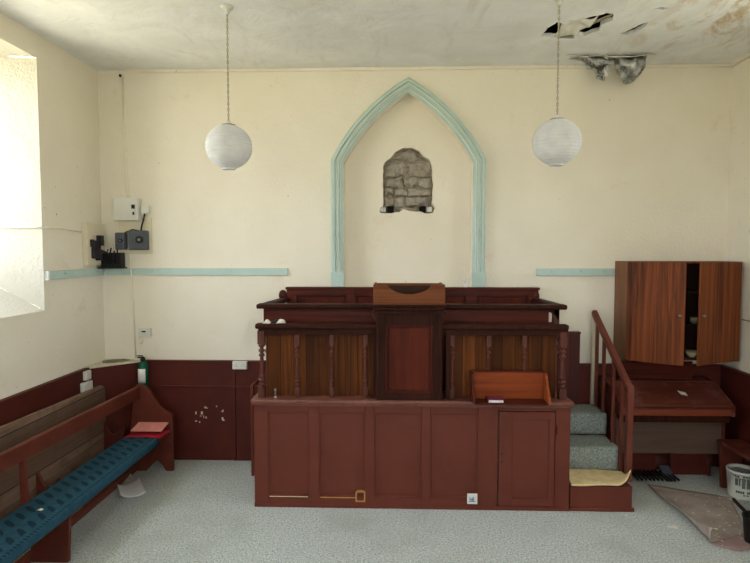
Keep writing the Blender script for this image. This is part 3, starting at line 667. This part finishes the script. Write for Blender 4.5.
# ---------------- glass on the ledge of the rear panelling ----------------
gm, gt, gb = nmat('clear_glass'); gb.inputs['Base Color'].default_value = (.9, .93, .92, 1); gb.inputs['Roughness'].default_value = .05
tp = gt.nodes.new('ShaderNodeBsdfTransparent'); mx = gt.nodes.new('ShaderNodeMixShader'); mx.inputs[0].default_value = .82
gt.links.new(gb.outputs[0], mx.inputs[1]); gt.links.new(tp.outputs[0], mx.inputs[2]); gt.links.new(mx.outputs[0], gt.nodes['Material Output'].inputs[0]); M['glass'] = gm
tag(MB().lathe([(.028, 1.743), (.034, 1.825), (.032, 1.825), (.026, 1.748)], .70, 5.435, 20, False).build('drinking_glass', 'glass'), 'clear drinking glass on the rear panelling beside the arch foot', 'glass')
tag(MB().grid(8, 4, lambda u, v: crumple((.02+.07*u, 5.43+.05*v, 1.746+.015*math.sin(u*3)), .01, 20), .001).build('paper_scrap', 'paperw'), 'crumpled paper scrap on the rear panelling behind the pulpit desk', 'paper')
for xx, lab in ((-1.03, 'white plaster lump at the left end of the pulpit hand rail'), (-.92, 'flatter white plaster fragment on the pulpit hand rail beside a dark rag')):
    tag(MB().grid(8, 6, lambda u, v: crumple((xx-.03+.07*u, 4.51+.05*v, 1.507+.03*math.sin(u*3)*math.sin(v*3)), .012, 30), .004).build('plaster_piece', 'flake'), lab, 'debris')
tag(MB().grid(12, 8, lambda u, v: crumple((-1.0+.09*u, 4.52+.05*v, 1.51+.025*math.sin(u*3)*math.sin(v*3)), .014, 30), .004).build('dark_rag', 'black'), 'small dark crumpled rag on the left pulpit hand rail', 'rag')
mb = MB()
for k in range(14):
    x = random.uniform(-1.98, -1.68); z = random.uniform(.38, .56); mb.box(x, x+random.uniform(.006, .02), YB-.0335, YB-.03, z, z+random.uniform(.006, .03), 0)
tag(mb.build('paint_scuffs', 'ledgewhite'), 'pale scuff marks chipped in the maroon boarding between pew and pulpit', 'scuffs', kind='stuff')

# ---------------- pulpit stairs ----------------
sr = thing('pulpit_stairs', 'short carpeted stair with maroon handrail at the right side of the pulpit', 'stairs', (1.69, 5.0, 0))
MB().box(1.43, 1.925, 4.485, 4.80, 0, .198, .004).box(1.43, 1.94, 4.47, 4.5, 0, .028, .004).build('bottom_step', 'maroon', sr)
MB().box(1.43, 1.94, 4.81, 5.14, 0, .392, .004).build('middle_step', 'maroon', sr)
MB().box(1.43, 1.955, 5.14, 5.455, 0, .592, .004).build('top_step', 'maroon', sr)
def carpet_step(x0, x1, yf, yb, zt, zb, name):
    def fn(u, v):
        x = x0+(x1-x0)*u
        if v < .5: p = Vector((x, yf-.012-.012*math.sin(v*2*PI), zb+(zt-zb)*v*2))
        else: p = Vector((x, yf-.012+(yb-yf+.01)*(v-.5)*2, zt))
        n = noise.noise(Vector((x*5, v*5, zt*9)))
        p.y -= .014*abs(n) if v < .55 else 0; p.z += .012*noise.noise(Vector((x*6, v*7, zt*3))) if v > .4 else 0
        return p
    MB().grid(22, 24, fn, .008).build(name, 'stair_carpet', sr)
carpet_step(1.435, 1.935, 4.81, 5.13, .412, .21, 'stair_carpet')
carpet_step(1.435, 1.95, 5.14, 5.44, .612, .42, 'stair_carpet')
XH = 1.935
MB().box(XH-.024, XH+.024, 4.575, 4.623, .198, .955, .004).prism([(4.575, .95), (4.623, .95), (4.64, .99), (4.61, 1.01), (4.585, .995)], 'yz', XH-.024, XH+.024, .003).build('newel', 'rail_red', sr)
def railz(y): return .965+(y-4.6)*.63
MB().sweep([((XH, y, railz(y)), (1, 0, 0), (0, 0, 1)) for y in (4.605, 5.44)], [(-.026, -.025), (.026, -.025), (.03, .01), (.018, .03), (-.018, .03), (-.03, .01)]).build('handrail', 'rail_red', sr)
for y, z in ((5.36, .60), (5.18, .60), (4.95, .40), (4.765, .20)):
    MB().box(XH-.014, XH+.014, y-.014, y+.014, z, railz(y)-.02, .003).build('stair_baluster', 'rail_red', sr)
MB().box(XH-.02, XH+.02, 5.425, 5.465, .6, railz(5.44)+.01, .003).build('rear_newel', 'creamp', sr, 'pale bare rear post')
def uf(u, v):
    x = 1.44+.505*u; y = 4.475+.30*v; z = .222+.008*noise.noise(Vector((x*7, y*7, 1)))
    c = max(0, u-.72)/.28*max(0, 1-v*1.2); z += .13*c**1.4; x -= .05*c**2; y += .0
    if v < .12: z -= .006*(1-v/.12)
    z += .045*max(0, v-.7)*(1-u)
    return (x, y-.01*math.sin(u*9), z)
tag(MB().grid(30, 18, uf, .01).build('underlay_piece', 'underlay'), 'yellowed piece of carpet underlay with curled corner on the bottom stair', 'underlay')

# ---------------- left pews ----------------
pw = thing('pew', 'maroon open-backed pew with blue patterned seat along the left wall', 'pew', (-2.3, 4.0, 0))
def pewend(y, name):
    pts = [(-2.43, .825), (-2.375, .83), (-2.33, .81), (-2.285, .755), (-2.25, .69), (-2.21, .63), (-2.165, .59), (-2.11, .562), (-2.085, .545), (-2.085, 0), (-2.158, 0), (-2.19, .06), (-2.236, .105), (-2.29, .06), (-2.345, 0), (-2.50, 0), (-2.49, .4), (-2.45, .7)]
    return MB().prism(pts, 'xz', y-.018, y+.018, .004).build(name, 'pewpaint', pw)
pewend(5.2, 'pew_end')
def px_(y, far, near): return far+(near-far)*(5.2-y)/2.2
MB().sweep([((px_(y, -2.41, -2.50), y, .70), (1, 0, 0), (0, 0, 1)) for y in (5.2, 1.6)], [(-.018, 0), (.018, 0), (.018, .105), (.01, .115), (-.01, .115), (-.018, .105)]).build('back_rail', 'pewpaint', pw)
MB().sweep([((px_(y, -2.13, -2.17), y, .35), (1, 0, 0), (0, 0, 1)) for y in (5.19, 1.6)], [(-.31, 0), (0, 0), (.0, .03), (-.31, .03)]).build('seat', 'pewpaint', pw)
def supp(y):
    xr = px_(y, -2.13, -2.17)
    MB().prism([(xr+.0, .35), (xr-.02, 0), (xr-.27, 0), (xr-.29, .35)], 'xz', y-.015, y+.015, .003).build('support', 'pewpaint', pw)
    xb = px_(y, -2.41, -2.50)
    MB().prism([(xb+.014, .72), (xb+.03, .36), (xb+.06, .30), (xb-.02, .30), (xb-.022, .72)], 'xz', y-.015, y+.015, .003).build('back_bracket', 'pewpaint', pw)
supp(3.62); supp(2.2)
MB().sweep([((-2.455, y, .0), (1, 0, 0), (0, 0, 1)) for y in (5.18, 1.6)], [(-.02, 0), (.02, 0), (.02, .055), (-.02, .055)]).build('foot_rail', 'rail_red', pw)
cu = None
def cf(u, v):
    y = 4.93-(4.93-1.62)*v; xa = px_(y, -2.43, -2.47); xb = px_(y, -2.115, -2.145)
    k = u*1.25; z = .405+.007*math.sin(PI*min(k, 1)); x = xa+(xb-xa)*min(k, 1)
    if k > 1: z -= (k-1)/.25*.055; x += .012*math.sin((k-1)/.25*PI/2)
    return (x, y, z+.002*noise.noise(Vector((x*8, y*5, 0))))
mb = MB().grid(24, 90, cf, .012)
cu = mb.build('seat_runner', 'damask', None, loc=(-2.27, 4.0, .4)); tag(cu, 'long blue patterned seat cushion laid along the left pew', 'cushion')
rc = MB().grid(10, 10, lambda u, v: (-2.435+.32*u+.02*v, 4.94+.21*v, .405+.012*math.sin(PI*u)), .02).build('red_kneeler', 'crimson'); tag(rc, 'crimson cloth pad at the far end of the blue pew seat', 'pad')
tag(MB().box(-2.40, -2.115, 5.0, 5.175, .452, .462, .003).rot((-2.26, 5.08, .44), Matrix.Rotation(.16, 4, 'X')).build('pink_booklet', 'pink'), 'faded pink booklet lying on the crimson pad at the pew end', 'booklet')
tag(MB().grid(4, 4, lambda u, v: crumple((-2.29+.03*u, 3.47+.03*v, .424), .01, 40), .001).build('plaster_flake', 'flake'), 'tiny white plaster flake on the blue pew seat', 'debris')
bp = thing('broken_pew_back', 'bare weathered plank pew back standing against the left wall', 'pew', (-2.78, 4.0, 0))
MB().prism([(1.6, .02), (5.17, .02), (5.17, .76), (5.15, .82), (5.10, .84), (1.6, .93)], 'yz', -2.735, -2.712, .004).build('plank_back', 'plank', bp)
for y in (5.13, 4.12, 2.6):
    q = .44 if y > 5 else .37
    MB().prism([(-2.712, .0), (-2.712, q+.05), (-2.69, q+.02), (-2.655, q-.06), (-2.63, q-.075), (-2.59, q-.06), (-2.53, q), (-2.505, q-.01), (-2.53, q-.08), (-2.56, 0)], 'xz', y-.015, y+.015, .003).build('arm_bracket', 'pewpaint' if y < 5 else 'maroon_dark', bp)
# papers on the floor
def sheet(name, pts, z, label, mat='paperw', curl=.01, cat='paper'):
    p = [Vector((a, b2, 0)) for a, b2 in pts]
    tag(MB().grid(10, 10, lambda u, v: ((p[0]*(1-u)+p[1]*u)*(1-v)+(p[3]*(1-u)+p[2]*u)*v)+Vector((0, 0, z+curl*(abs(u-.5)*2)**3+curl*.8*v*v*u)), .002).build(name, mat), label, cat)
sheet('paper_sheet', [(-2.301, 4.575), (-2.107, 4.639), (-2.288, 4.903), (-2.434, 4.791)], .004, 'white paper sheet lying on the carpet in front of the left pew', curl=.03)
sheet('paper_sheet', [(-2.489, 4.81), (-2.394, 5.011), (-2.473, 5.078), (-2.579, 4.915)], .004, 'smaller creamy paper half under the far end of the left pew', 'ledgewhite', curl=.02)

# ---------------- electrics ----------------
ub = YB-.001
bb = thing('meter_board', 'cream board carrying two grey meters below the white electric box', 'meter', (-2.52, YB, 2.05))
MB().box(-2.70, -2.375, YB-.018, ub, 2.06, 2.42, .003).build('backboard', 'creamp', bb)
def meter(x0, x1, z0, z1, nm):
    m_ = MB().box(x0, x1, YB-.10, YB-.018, z0, z1, .012).build(nm, 'grey', bb)
    cx, cz = (x0+x1)/2+.028*(x1-x0)/.18, (z0+z1)/2+.005
    MB().tube([(cx, YB-.115, cz), (cx, YB-.099, cz)], min(x1-x0, z1-z0)*.2, 20).build('dial', 'black', m_)
    MB().tube([(cx, YB-.12, cz), (cx, YB-.114, cz)], min(x1-x0, z1-z0)*.08, 14).build('dial_centre', 'metal', m_)
meter(-2.705, -2.61, 2.105, 2.27, 'small_meter'); meter(-2.575, -2.395, 2.10, 2.29, 'large_meter')
eb = thing('fuse_box', 'white metal electric box high in the left corner', 'electric box', (-2.6, YB, 2.4))
MB().box(-2.715, -2.475, YB-.09, ub, 2.385, 2.605, .006).build('case', 'white', eb)
MB().box(-2.535, -2.50, YB-.095, YB-.09, 2.50, 2.54, .002).build('window', 'black', eb); MB().box(-2.525, -2.507, YB-.095, YB-.09, 2.44, 2.47, .004).build('switch', 'black', eb)
tag(MB().box(-2.465, -2.385, YB-.05, ub, 2.455, 2.535, .006).build('junction_box', 'white'), 'small white junction box beside the white electric box', 'junction box')
tag(MB().tube([(-2.43, YB-.04, 2.455), (-2.435, YB-.05, 2.4), (-2.45, YB-.06, 2.34), (-2.46, YB-.06, 2.285)], .008).tube([(-2.47, YB-.06, 2.285), (-2.55, YB-.05, 2.30), (-2.62, YB-.06, 2.27)], .006).build('cable', 'black'), 'short dark cable from the junction box down to the meters', 'cable')
lb = thing('meter_board', 'cream broken meter panel on the left side wall', 'meter', (XL, 5.3, 1.95))
MB().box(XL+.002, XL+.05, 5.14, 5.46, 1.955, 2.355, .005).build('backboard', 'creamp', lb)
MB().box(XL+.05, XL+.053, 5.22, 5.38, 2.17, 2.24, 0).build('print', 'ledgewhite', lb)
mb = MB()
for (ya, yb, za, zb, d) in ((5.20, 5.28, 2.02, 2.17, .035), (5.24, 5.33, 2.10, 2.19, .03), (5.29, 5.35, 2.14, 2.24, .05), (5.27, 5.34, 2.0, 2.06, .04), (5.18, 5.23, 2.13, 2.20, .02)):
    mb.box(XL+.05, XL+.05+d, ya, yb, za, zb, .006)
for k in range(4): mb.tube([(XL+.06, 5.26, 2.12-.02*k), (XL+.12, 5.33, 2.08), (XL+.14, 5.40+.01*k, 2.03)], .009)
mb.build('charred_unit', 'charred', lb, 'black broken electrical unit')
blk = thing('burnt_switchgear', 'black burnt switchgear sitting on the blue rail in the corner', 'switchgear', (-2.72, 5.42, 1.93))
MB().box(-2.84, -2.64, 5.38, 5.478, 1.925, 2.075, .008).build('case', 'black', blk)
mb = MB(); mb.box(-2.86, -2.62, 5.36, 5.478, 1.92, 1.932, .003)
for k in range(5): mb.tube([(-2.82+.04*k, 5.375, 1.96+.01*(k % 2)), (-2.82+.04*k, 5.365, 2.04), (-2.80+.03*k, 5.40, 2.09+.015*(k % 3))], .007)
mb.build('loose_wires', 'black', blk)
mb = MB(); mb.tube([(-2.625, YB-.012, 3.78), (-2.615, YB-.012, 2.9), (-2.60, YB-.012, 2.61)], .011); mb.tube([(-2.585, YB-.03, 2.06), (-2.575, YB-.03, 1.6), (-2.565, YB-.012, 1.02)], .008)
tag(mb.build('conduit', 'wire'), 'thin cream conduit running down the back wall near the left corner', 'conduit')
tag(MB().sphere((-2.65, YB-.015, 3.79), .014, (1, 1, 1), 8).build('conduit_clip', 'black'), 'tiny dark clip at the ceiling by the left corner conduit', 'clip')
tag(MB().tube([(XL+.012, 4.56, 2.285), (XL+.012, 4.8, 2.287), (XL+.014, 5.0, 2.275), (XL+.014, 5.1, 2.27)], .008).tube([(XL+.012, 4.56, 2.285), (XL-.05, 4.53, 2.285), (XL-.5, 4.44, 2.285)], .008).build('cable', 'wire'), 'cream cable crossing the left window recess to the broken meter panel', 'cable')
th = thing('thermostat', 'small white thermostat on the back wall above the maroon boarding', 'thermostat', (-2.46, YB, 1.28))
MB().box(-2.525, -2.40, YB-.03, ub, 1.24, 1.325, .006).build('case', 'white', th); MB().box(-2.49, -2.45, YB-.032, YB-.03, 1.285, 1.30, 0).build('display', 'black', th)
tag(MB().tube([(-2.52, YB-.008, 1.245), (-2.54, YB-.008, 1.19), (-2.53, YB-.008, 1.165), (-2.50, YB-.008, 1.17), (-2.49, YB-.008, 1.20)], .004).build('cable', 'wire'), 'thin loop of white wire below the thermostat', 'cable')
gx = thing('green_cylinder', 'green cylinder extinguisher with white label hung in the left corner', 'extinguisher', (-2.47, 5.40, .76))
MB().lathe([(.04, .765), (.048, .775), (.048, .975), (.042, .995), (.02, 1.01), (.018, 1.03)], -2.455, 5.405, 22).build('body', 'bottlegreen', gx)
MB().grid(10, 2, lambda u, v: (-2.455+.0495*math.cos(-PI*.5+(u-.5)*1.7), 5.405+.0495*math.sin(-PI*.5+(u-.5)*1.7), .80+.14*v), .0008).build('paper_label', 'paperw', gx)
MB().lathe([(.022, 1.01), (.024, 1.03), (.02, 1.045), (.01, 1.055)], -2.455, 5.405, 14).box(-2.505, -2.44, 5.39, 5.415, 1.04, 1.052, .003).box(-2.51, -2.455, 5.395, 5.41, 1.058, 1.068, .003).build('valve', 'black', gx)
def socket(x0, x1, z0, z1, y, label, name='wall_socket'):
    s_ = thing(name, label, 'socket', ((x0+x1)/2, y, (z0+z1)/2))
    MB().box(x0, x1, y-.04, y-.0, z0, z1, .005).build('plate', 'white', s_)
    n = 2 if x1-x0 > .1 else 1
    for k in range(n): 
        cx = x0+(x1-x0)*(k+.5)/n; mb = MB()
        for dx, dz_ in ((0, .012), (-.011, -.008), (.011, -.008)): mb.box(cx+dx-.003, cx+dx+.003, y-.041, y-.04, (z0+z1)/2+dz_-.003, (z0+z1)/2+dz_+.003, 0)
        mb.build('socket_holes', 'black', s_)
socket(-1.575, -1.432, .930, 1.008, YB-.036, 'white double socket on the top of the maroon boarding left of the pulpit')
for (y0, y1, z0, z1, lab) in ((5.03, 5.11, .90, .985, 'single white socket, upper one on the left wall boarding'), (4.98, 5.13, .80, .885, 'white double socket, lower one on the left wall boarding')):
    s_ = thing('wall_socket', lab, 'socket', (XL, (y0+y1)/2, z0))
    MB().box(XL+.031, XL+.07, y0, y1, z0, z1, .005).build('plate', 'white', s_)
    MB().box(XL+.07, XL+.072, (y0+y1)/2-.01, (y0+y1)/2+.01, z1-.035, z1-.02, .001).build('switch', 'creamp', s_)

# ---------------- wall cupboard ----------------
cb = thing('wall_cupboard', 'striped wooden wall cupboard with both doors ajar, right of the stairs', 'cupboard', (2.65, 5.49, 1.09))
cx0, cx1, cz0, cz1, cyf = 2.135, 3.145, 1.09, 1.995, 5.2
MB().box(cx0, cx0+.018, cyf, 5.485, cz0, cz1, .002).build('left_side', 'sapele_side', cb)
MB().box(cx1-.018, cx1, cyf, 5.485, cz0, cz1, .002).build('right_side', 'sapele', cb)
MB().box(cx0+.018, cx1-.018, cyf, 5.485, cz1-.018, cz1, .002).build('top_panel', 'sapele', cb); MB().box(cx0+.018, cx1-.018, cyf, 5.485, cz0, cz0+.018, .002).build('bottom_panel', 'sapele', cb)
MB().box(cx0+.018, cx1-.018, 5.475, 5.485, cz0, cz1, 0).build('back', 'cupdark', cb)
for z in (1.70, 1.40): MB().box(cx0+.018, cx1-.018, cyf+.02, 5.475, z, z+.016, .001).build('shelf', 'cupdark', cb)
def door(hx, hy, fx, fy, knob_z):
    dx, dy = fx-hx, fy-hy; L = math.hypot(dx, dy); ux, uy = dx/L, dy/L; nx, ny = (-uy, ux) if ux*0-uy*0 == 0 else (0, 0)
    if ny > 0: nx, ny = -nx, -ny      # outward is towards the room
    pts = [(hx, hy), (fx, fy), (fx+nx*.018, fy+ny*.018), (hx+nx*.018, hy+ny*.018)]
    d_ = MB().prism(pts, 'xy', cz0+.002, cz1-.002, .002).build('door', 'sapele', cb)
    kx, ky = hx+ux*(L-.035), hy+uy*(L-.035)
    MB().tube([(kx+nx*.015, ky+ny*.015, knob_z), (kx+nx*.03, ky+ny*.03, knob_z)], .006, 8).sphere((kx+nx*.038, ky+ny*.038, knob_z), .013, (1, 1, 1), 12).build('knob', 'metal', d_, 'small round pale knob')
door(cx0+.004, cyf-.003, 2.535, 4.945, 1.53); door(cx1-.003, cyf-.003, 2.645, 4.95, 1.53)
def bowl(x, y, z, r, h, label, nm='bowl'): tag(MB().lathe([(r*.45, z), (r*.9, z+h*.6), (r, z+h), (r*.94, z+h), (r*.85, z+h*.6), (r*.4, z+h*.1)], x, y, 20, True).build(nm, 'china'), label, 'bowl' if nm == 'bowl' else 'cup')
bowl(2.765, 5.26, 1.108, .052, .062, 'cream bowl on the bottom shelf of the ajar cupboard')
for k in range(2): bowl(2.80, 5.30, 1.417+.022*k, .038, .036, ['lower cup of the pair stacked on the middle shelf of the cupboard', 'upper cup of the pair stacked on the middle shelf of the cupboard'][k], 'cup')
tag(MB().grid(8, 4, lambda u, v: crumple((2.27+.16*u, 5.22+.10*v, 2.003+.006*u), .004, 9), .004).build('paper_scrap', 'paperw'), 'flat white paper on top of the wall cupboard', 'paper')

# ---------------- reed organ ----------------
og = thing('organ', 'reddish brown electric organ with closed dusty lid below the wall cupboard', 'organ', (2.45, 5.2, 0))
ox0, ox1 = 1.975, 2.955
MB().prism([(4.90, .735), (5.22, .875), (5.22, .89), (4.90, .755)], 'yz', ox0+.02, ox1-.02, .003).build('lid', 'organ', og, 'dusty sloping lid')
for xx in (ox0, ox1-.028):
    MB().prism([(4.885, .66), (4.885, .76), (4.92, .775), (5.23, .905), (5.40, .905), (5.40, 0), (5.22, 0), (5.22, .30), (5.02, .30), (5.02, .66)], 'yz', xx, xx+.028, .003).build('cheek', 'organ', og)
MB().box(ox0+.028, ox1-.028, 4.888, 4.91, .665, .725, .003).build('key_slip', 'organ_strip', og, 'orange-brown strip under the lid')
MB().box(ox0, ox1, 4.878, 4.905, .728, .748, .006).build('front_moulding', 'organ', og)
MB().box(ox0+.028, ox1-.028, 4.91, 5.4, .60, .665, 0).build('key_bed', 'umber', og)
MB().box(ox0+.028, ox1-.028, 5.03, 5.05, .28, .62, .002).build('knee_panel', 'organ_knee', og, 'faded grey-brown knee panel')
MB().box(ox0+.028, 2.46, 5.25, 5.28, 0, .62, .003).box(2.60, ox1-.028, 5.25, 5.28, 0, .62, .003).box(2.46, 2.60, 5.25, 5.28, .30, .62, .003).build('lower_case', 'maroon_dark', og)
MB().box(ox0+.028, ox1-.028, 5.21, 5.42, .86, .895, .004).box(ox0, ox1, 5.38, 5.42, .0, .9, .003).build('top_shelf', 'organ', og)
mr_ = MB(); mr_.box(2.12, 2.80, 5.30, 5.32, .895, 1.06, .004).box(2.15, 2.77, 5.292, 5.302, .925, 1.03, .004); mr_.build('music_desk', 'mahog', og)
MB().box(2.485, 2.575, 5.06, 5.24, .06, .075, .003).rot((2.53, 5.2, .08), Matrix.Rotation(.5, 4, 'X')).build('swell_pedal', 'grey', og, 'grey foot pedal')
for k in range(11): MB().box(2.20+.036*k, 2.212+.036*k, 5.02, 5.245, .03, .05, .002).build('foot_pedal', 'black', og)
MB().box(2.18, 2.60, 5.20, 5.26, 0, .03, .002).build('pedal_frame', 'mahog', og)
tag(MB().grid(6, 5, lambda u, v: crumple((2.555+.06*u, 5.04+.04*v-.03*u, .822+.018*v-.014*u), .006, 30), .002).build('plaster_flake', 'flake'), 'white plaster flake on the organ lid', 'debris')

# ---------------- low bench, tub, pot, floor sheet ----------------
bn = thing('low_bench', 'dark red low wooden bench along the right wall beside the organ', 'bench', (3.0, 4.4, 0))
MB().box(2.875, 3.085, 3.3, 5.01, .395, .425, .005).build('bench_seat', 'organ', bn)
for y in (4.96, 3.45): MB().prism([(2.905, 0), (3.075, 0), (3.075, .395), (2.885, .395)], 'xz', y, y+.035, .003).build('bench_leg', 'pewpaint', bn)
MB().box(3.06, 3.075, 3.49, 4.96, .30, .395, .003).build('stretcher', 'pewpaint', bn)
tb = thing('plastic_tub', 'white printed plastic tub standing in front of the bench leg', 'tub', (2.975, 4.80, 0))
MB().lathe([(.098, .0), (.102, .01), (.115, .215), (.119, .215), (.119, .235), (.112, .235), (.108, .2), (.095, .015)], 2.985, 4.81, 32, True).build('tub_body', 'white', tb)
mb = MB()
for k, (a0, a1, za, zb) in enumerate(((-2.6, -2.2, .12, .18), (-2.1, -1.5, .10, .19), (-1.45, -1.1, .13, .17), (-2.5, -1.3, .055, .075), (-2.6, -1.2, .195, .207), (-1.05, -.7, .06, .16), (-2.0, -1.6, .035, .048))):
    for s in range(8):
        if (s*3+k) % 5 == 0: continue
        b0 = a0+(a1-a0)*s/8; b1 = a0+(a1-a0)*(s+.8)/8
        rr = lambda z: .1035+.0135*z/.215+.0008
        vv = [mb.bm.verts.new((2.985+rr(z)*math.cos(b), 4.81+rr(z)*math.sin(b), z)) for b, z in ((b0, za), (b1, za), (b1, zb), (b0, zb))]; mb.bm.faces.new(vv)
mb.build('tub_print', 'inkgreen', tb)
MB().grid(10, 10, lambda u, v: crumple((2.985+.095*(u-.5)*2*(1-.3*abs(v-.5)), 4.81+.095*(v-.5)*2*(1-.3*abs(u-.5)), .205+.03*math.sin(u*3)*math.sin(v*3)), .03, 14), .004).build('rag', 'foil', tb, 'dark crumpled rubbish inside')
MB().tube([(2.985+.118*math.cos(a), 4.81+.118*math.sin(a)-.01, .225-.05*max(0, math.sin(-a))) for a in [PI+.2+k*(PI-.4)/12 for k in range(13)]], .003, 6).build('wire_handle', 'metal', tb)
tag(MB().lathe([(.055, 0), (.06, .01), (.075, .185), (.080, .19), (.078, .2), (.07, .195), (.055, .02)], 2.595, 4.02, 28, True).build('black_pot', 'black'), 'black plastic pot at the right edge on the carpet', 'pot')
P4 = [Vector((2.28, 5.0, 0)), Vector((2.20, 3.95, 0)), Vector((2.62, 4.13, 0)), Vector((2.86, 4.76, 0))]
def vf(u, v):      # u across, v along the curled edge
    p = (P4[0]*(1-v)+P4[1]*v)*(1-u)+(P4[3]*(1-v)+P4[2]*v)*u
    k = max(0, 1-u/.16)
    z = .006+.10*math.sin(min(1, k*1.15)*PI*.62)*v**1.6+.012*noise.noise(p*3); x = .10*k*k*v**1.6
    return (p.x+x, p.y, max(.004, z)+.03*max(0, v-.85)/.15*max(0, 1-u*2)**2)
tag(MB().grid(30, 26, vf, .004).build('floor_covering_sheet', 'vinyl'), 'dirty pinkish sheet of floor covering with a curled edge, in front of the organ', 'sheet')
sheet('floor_covering_scrap', [(2.26, 3.97), (2.42, 3.88), (2.66, 3.98), (2.64, 4.16)], .003, 'pink underside scrap of sheet at the near tip of the curled floor covering', 'vinylpink', .01, 'sheet')
tag(MB().sweep([((2.86, 4.72, .012), (1, 0, 0), (0, 0, 1)), ((2.80, 4.35, .012), (1, 0, 0), (0, 0, 1)), ((2.84, 4.1, .02), (1, 0, 0), (0, 0, 1))], [(-.012, -.01), (.012, -.01), (.012, .006), (-.012, .006)]).build('wooden_stick', 'umber'), 'thin dark stick lying on the carpet near the white tub', 'stick')
mb = MB()
for k in range(120):
    x = random.gauss(2.55, .28); y = random.gauss(4.35, .4)
    if x > 2.84 or y > 4.9 or (x < 1.96 and y > 4.44): continue
    s = random.uniform(.002, .007); z = .014 if x > 2.25 else .002
    mb.box(x-s, x+s*.8, y-s*.7, y+s, z, z+s*.5, 0, None)
for x, y in ((2.085, 4.22), (2.80, 4.78), (2.83, 4.70), (2.45, 4.5)):
    for q in range(3): mb.box(x+.02*q, x+.03+.02*q, y-.01*q, y+.02, .003, .012, .002)
tag(mb.build('plaster_crumbs', 'flake'), 'white plaster crumbs scattered over the carpet and sheet at the right', 'debris', kind='stuff')
# peeling paint strip and cable on the right wall
mb = MB()
for k in range(12):
    z = 2.0+.115*k+random.uniform(-.02, .02); y = 5.10+random.uniform(-.03, .03); xx = XR(y)
    mb.grid(4, 6, lambda u, v: (xx-.003-.012*math.sin(u*2.2), y-.02+.03*u+.008*math.sin(v*5), z+.07*v), .002)
tag(mb.build('peeling_paint', 'creamp'), 'curling flakes of peeling paint high on the right wall', 'paint', kind='stuff')
tag(MB().tube([(XR(5.2)-.008, 5.2, 1.47), (XR(4.6)-.01, 4.6, 1.46), (XR(4.2)-.008, 4.2, 1.47)], .006).build('cable', 'wiregrey'), 'grey cable along the right wall beside the cupboard', 'cable')
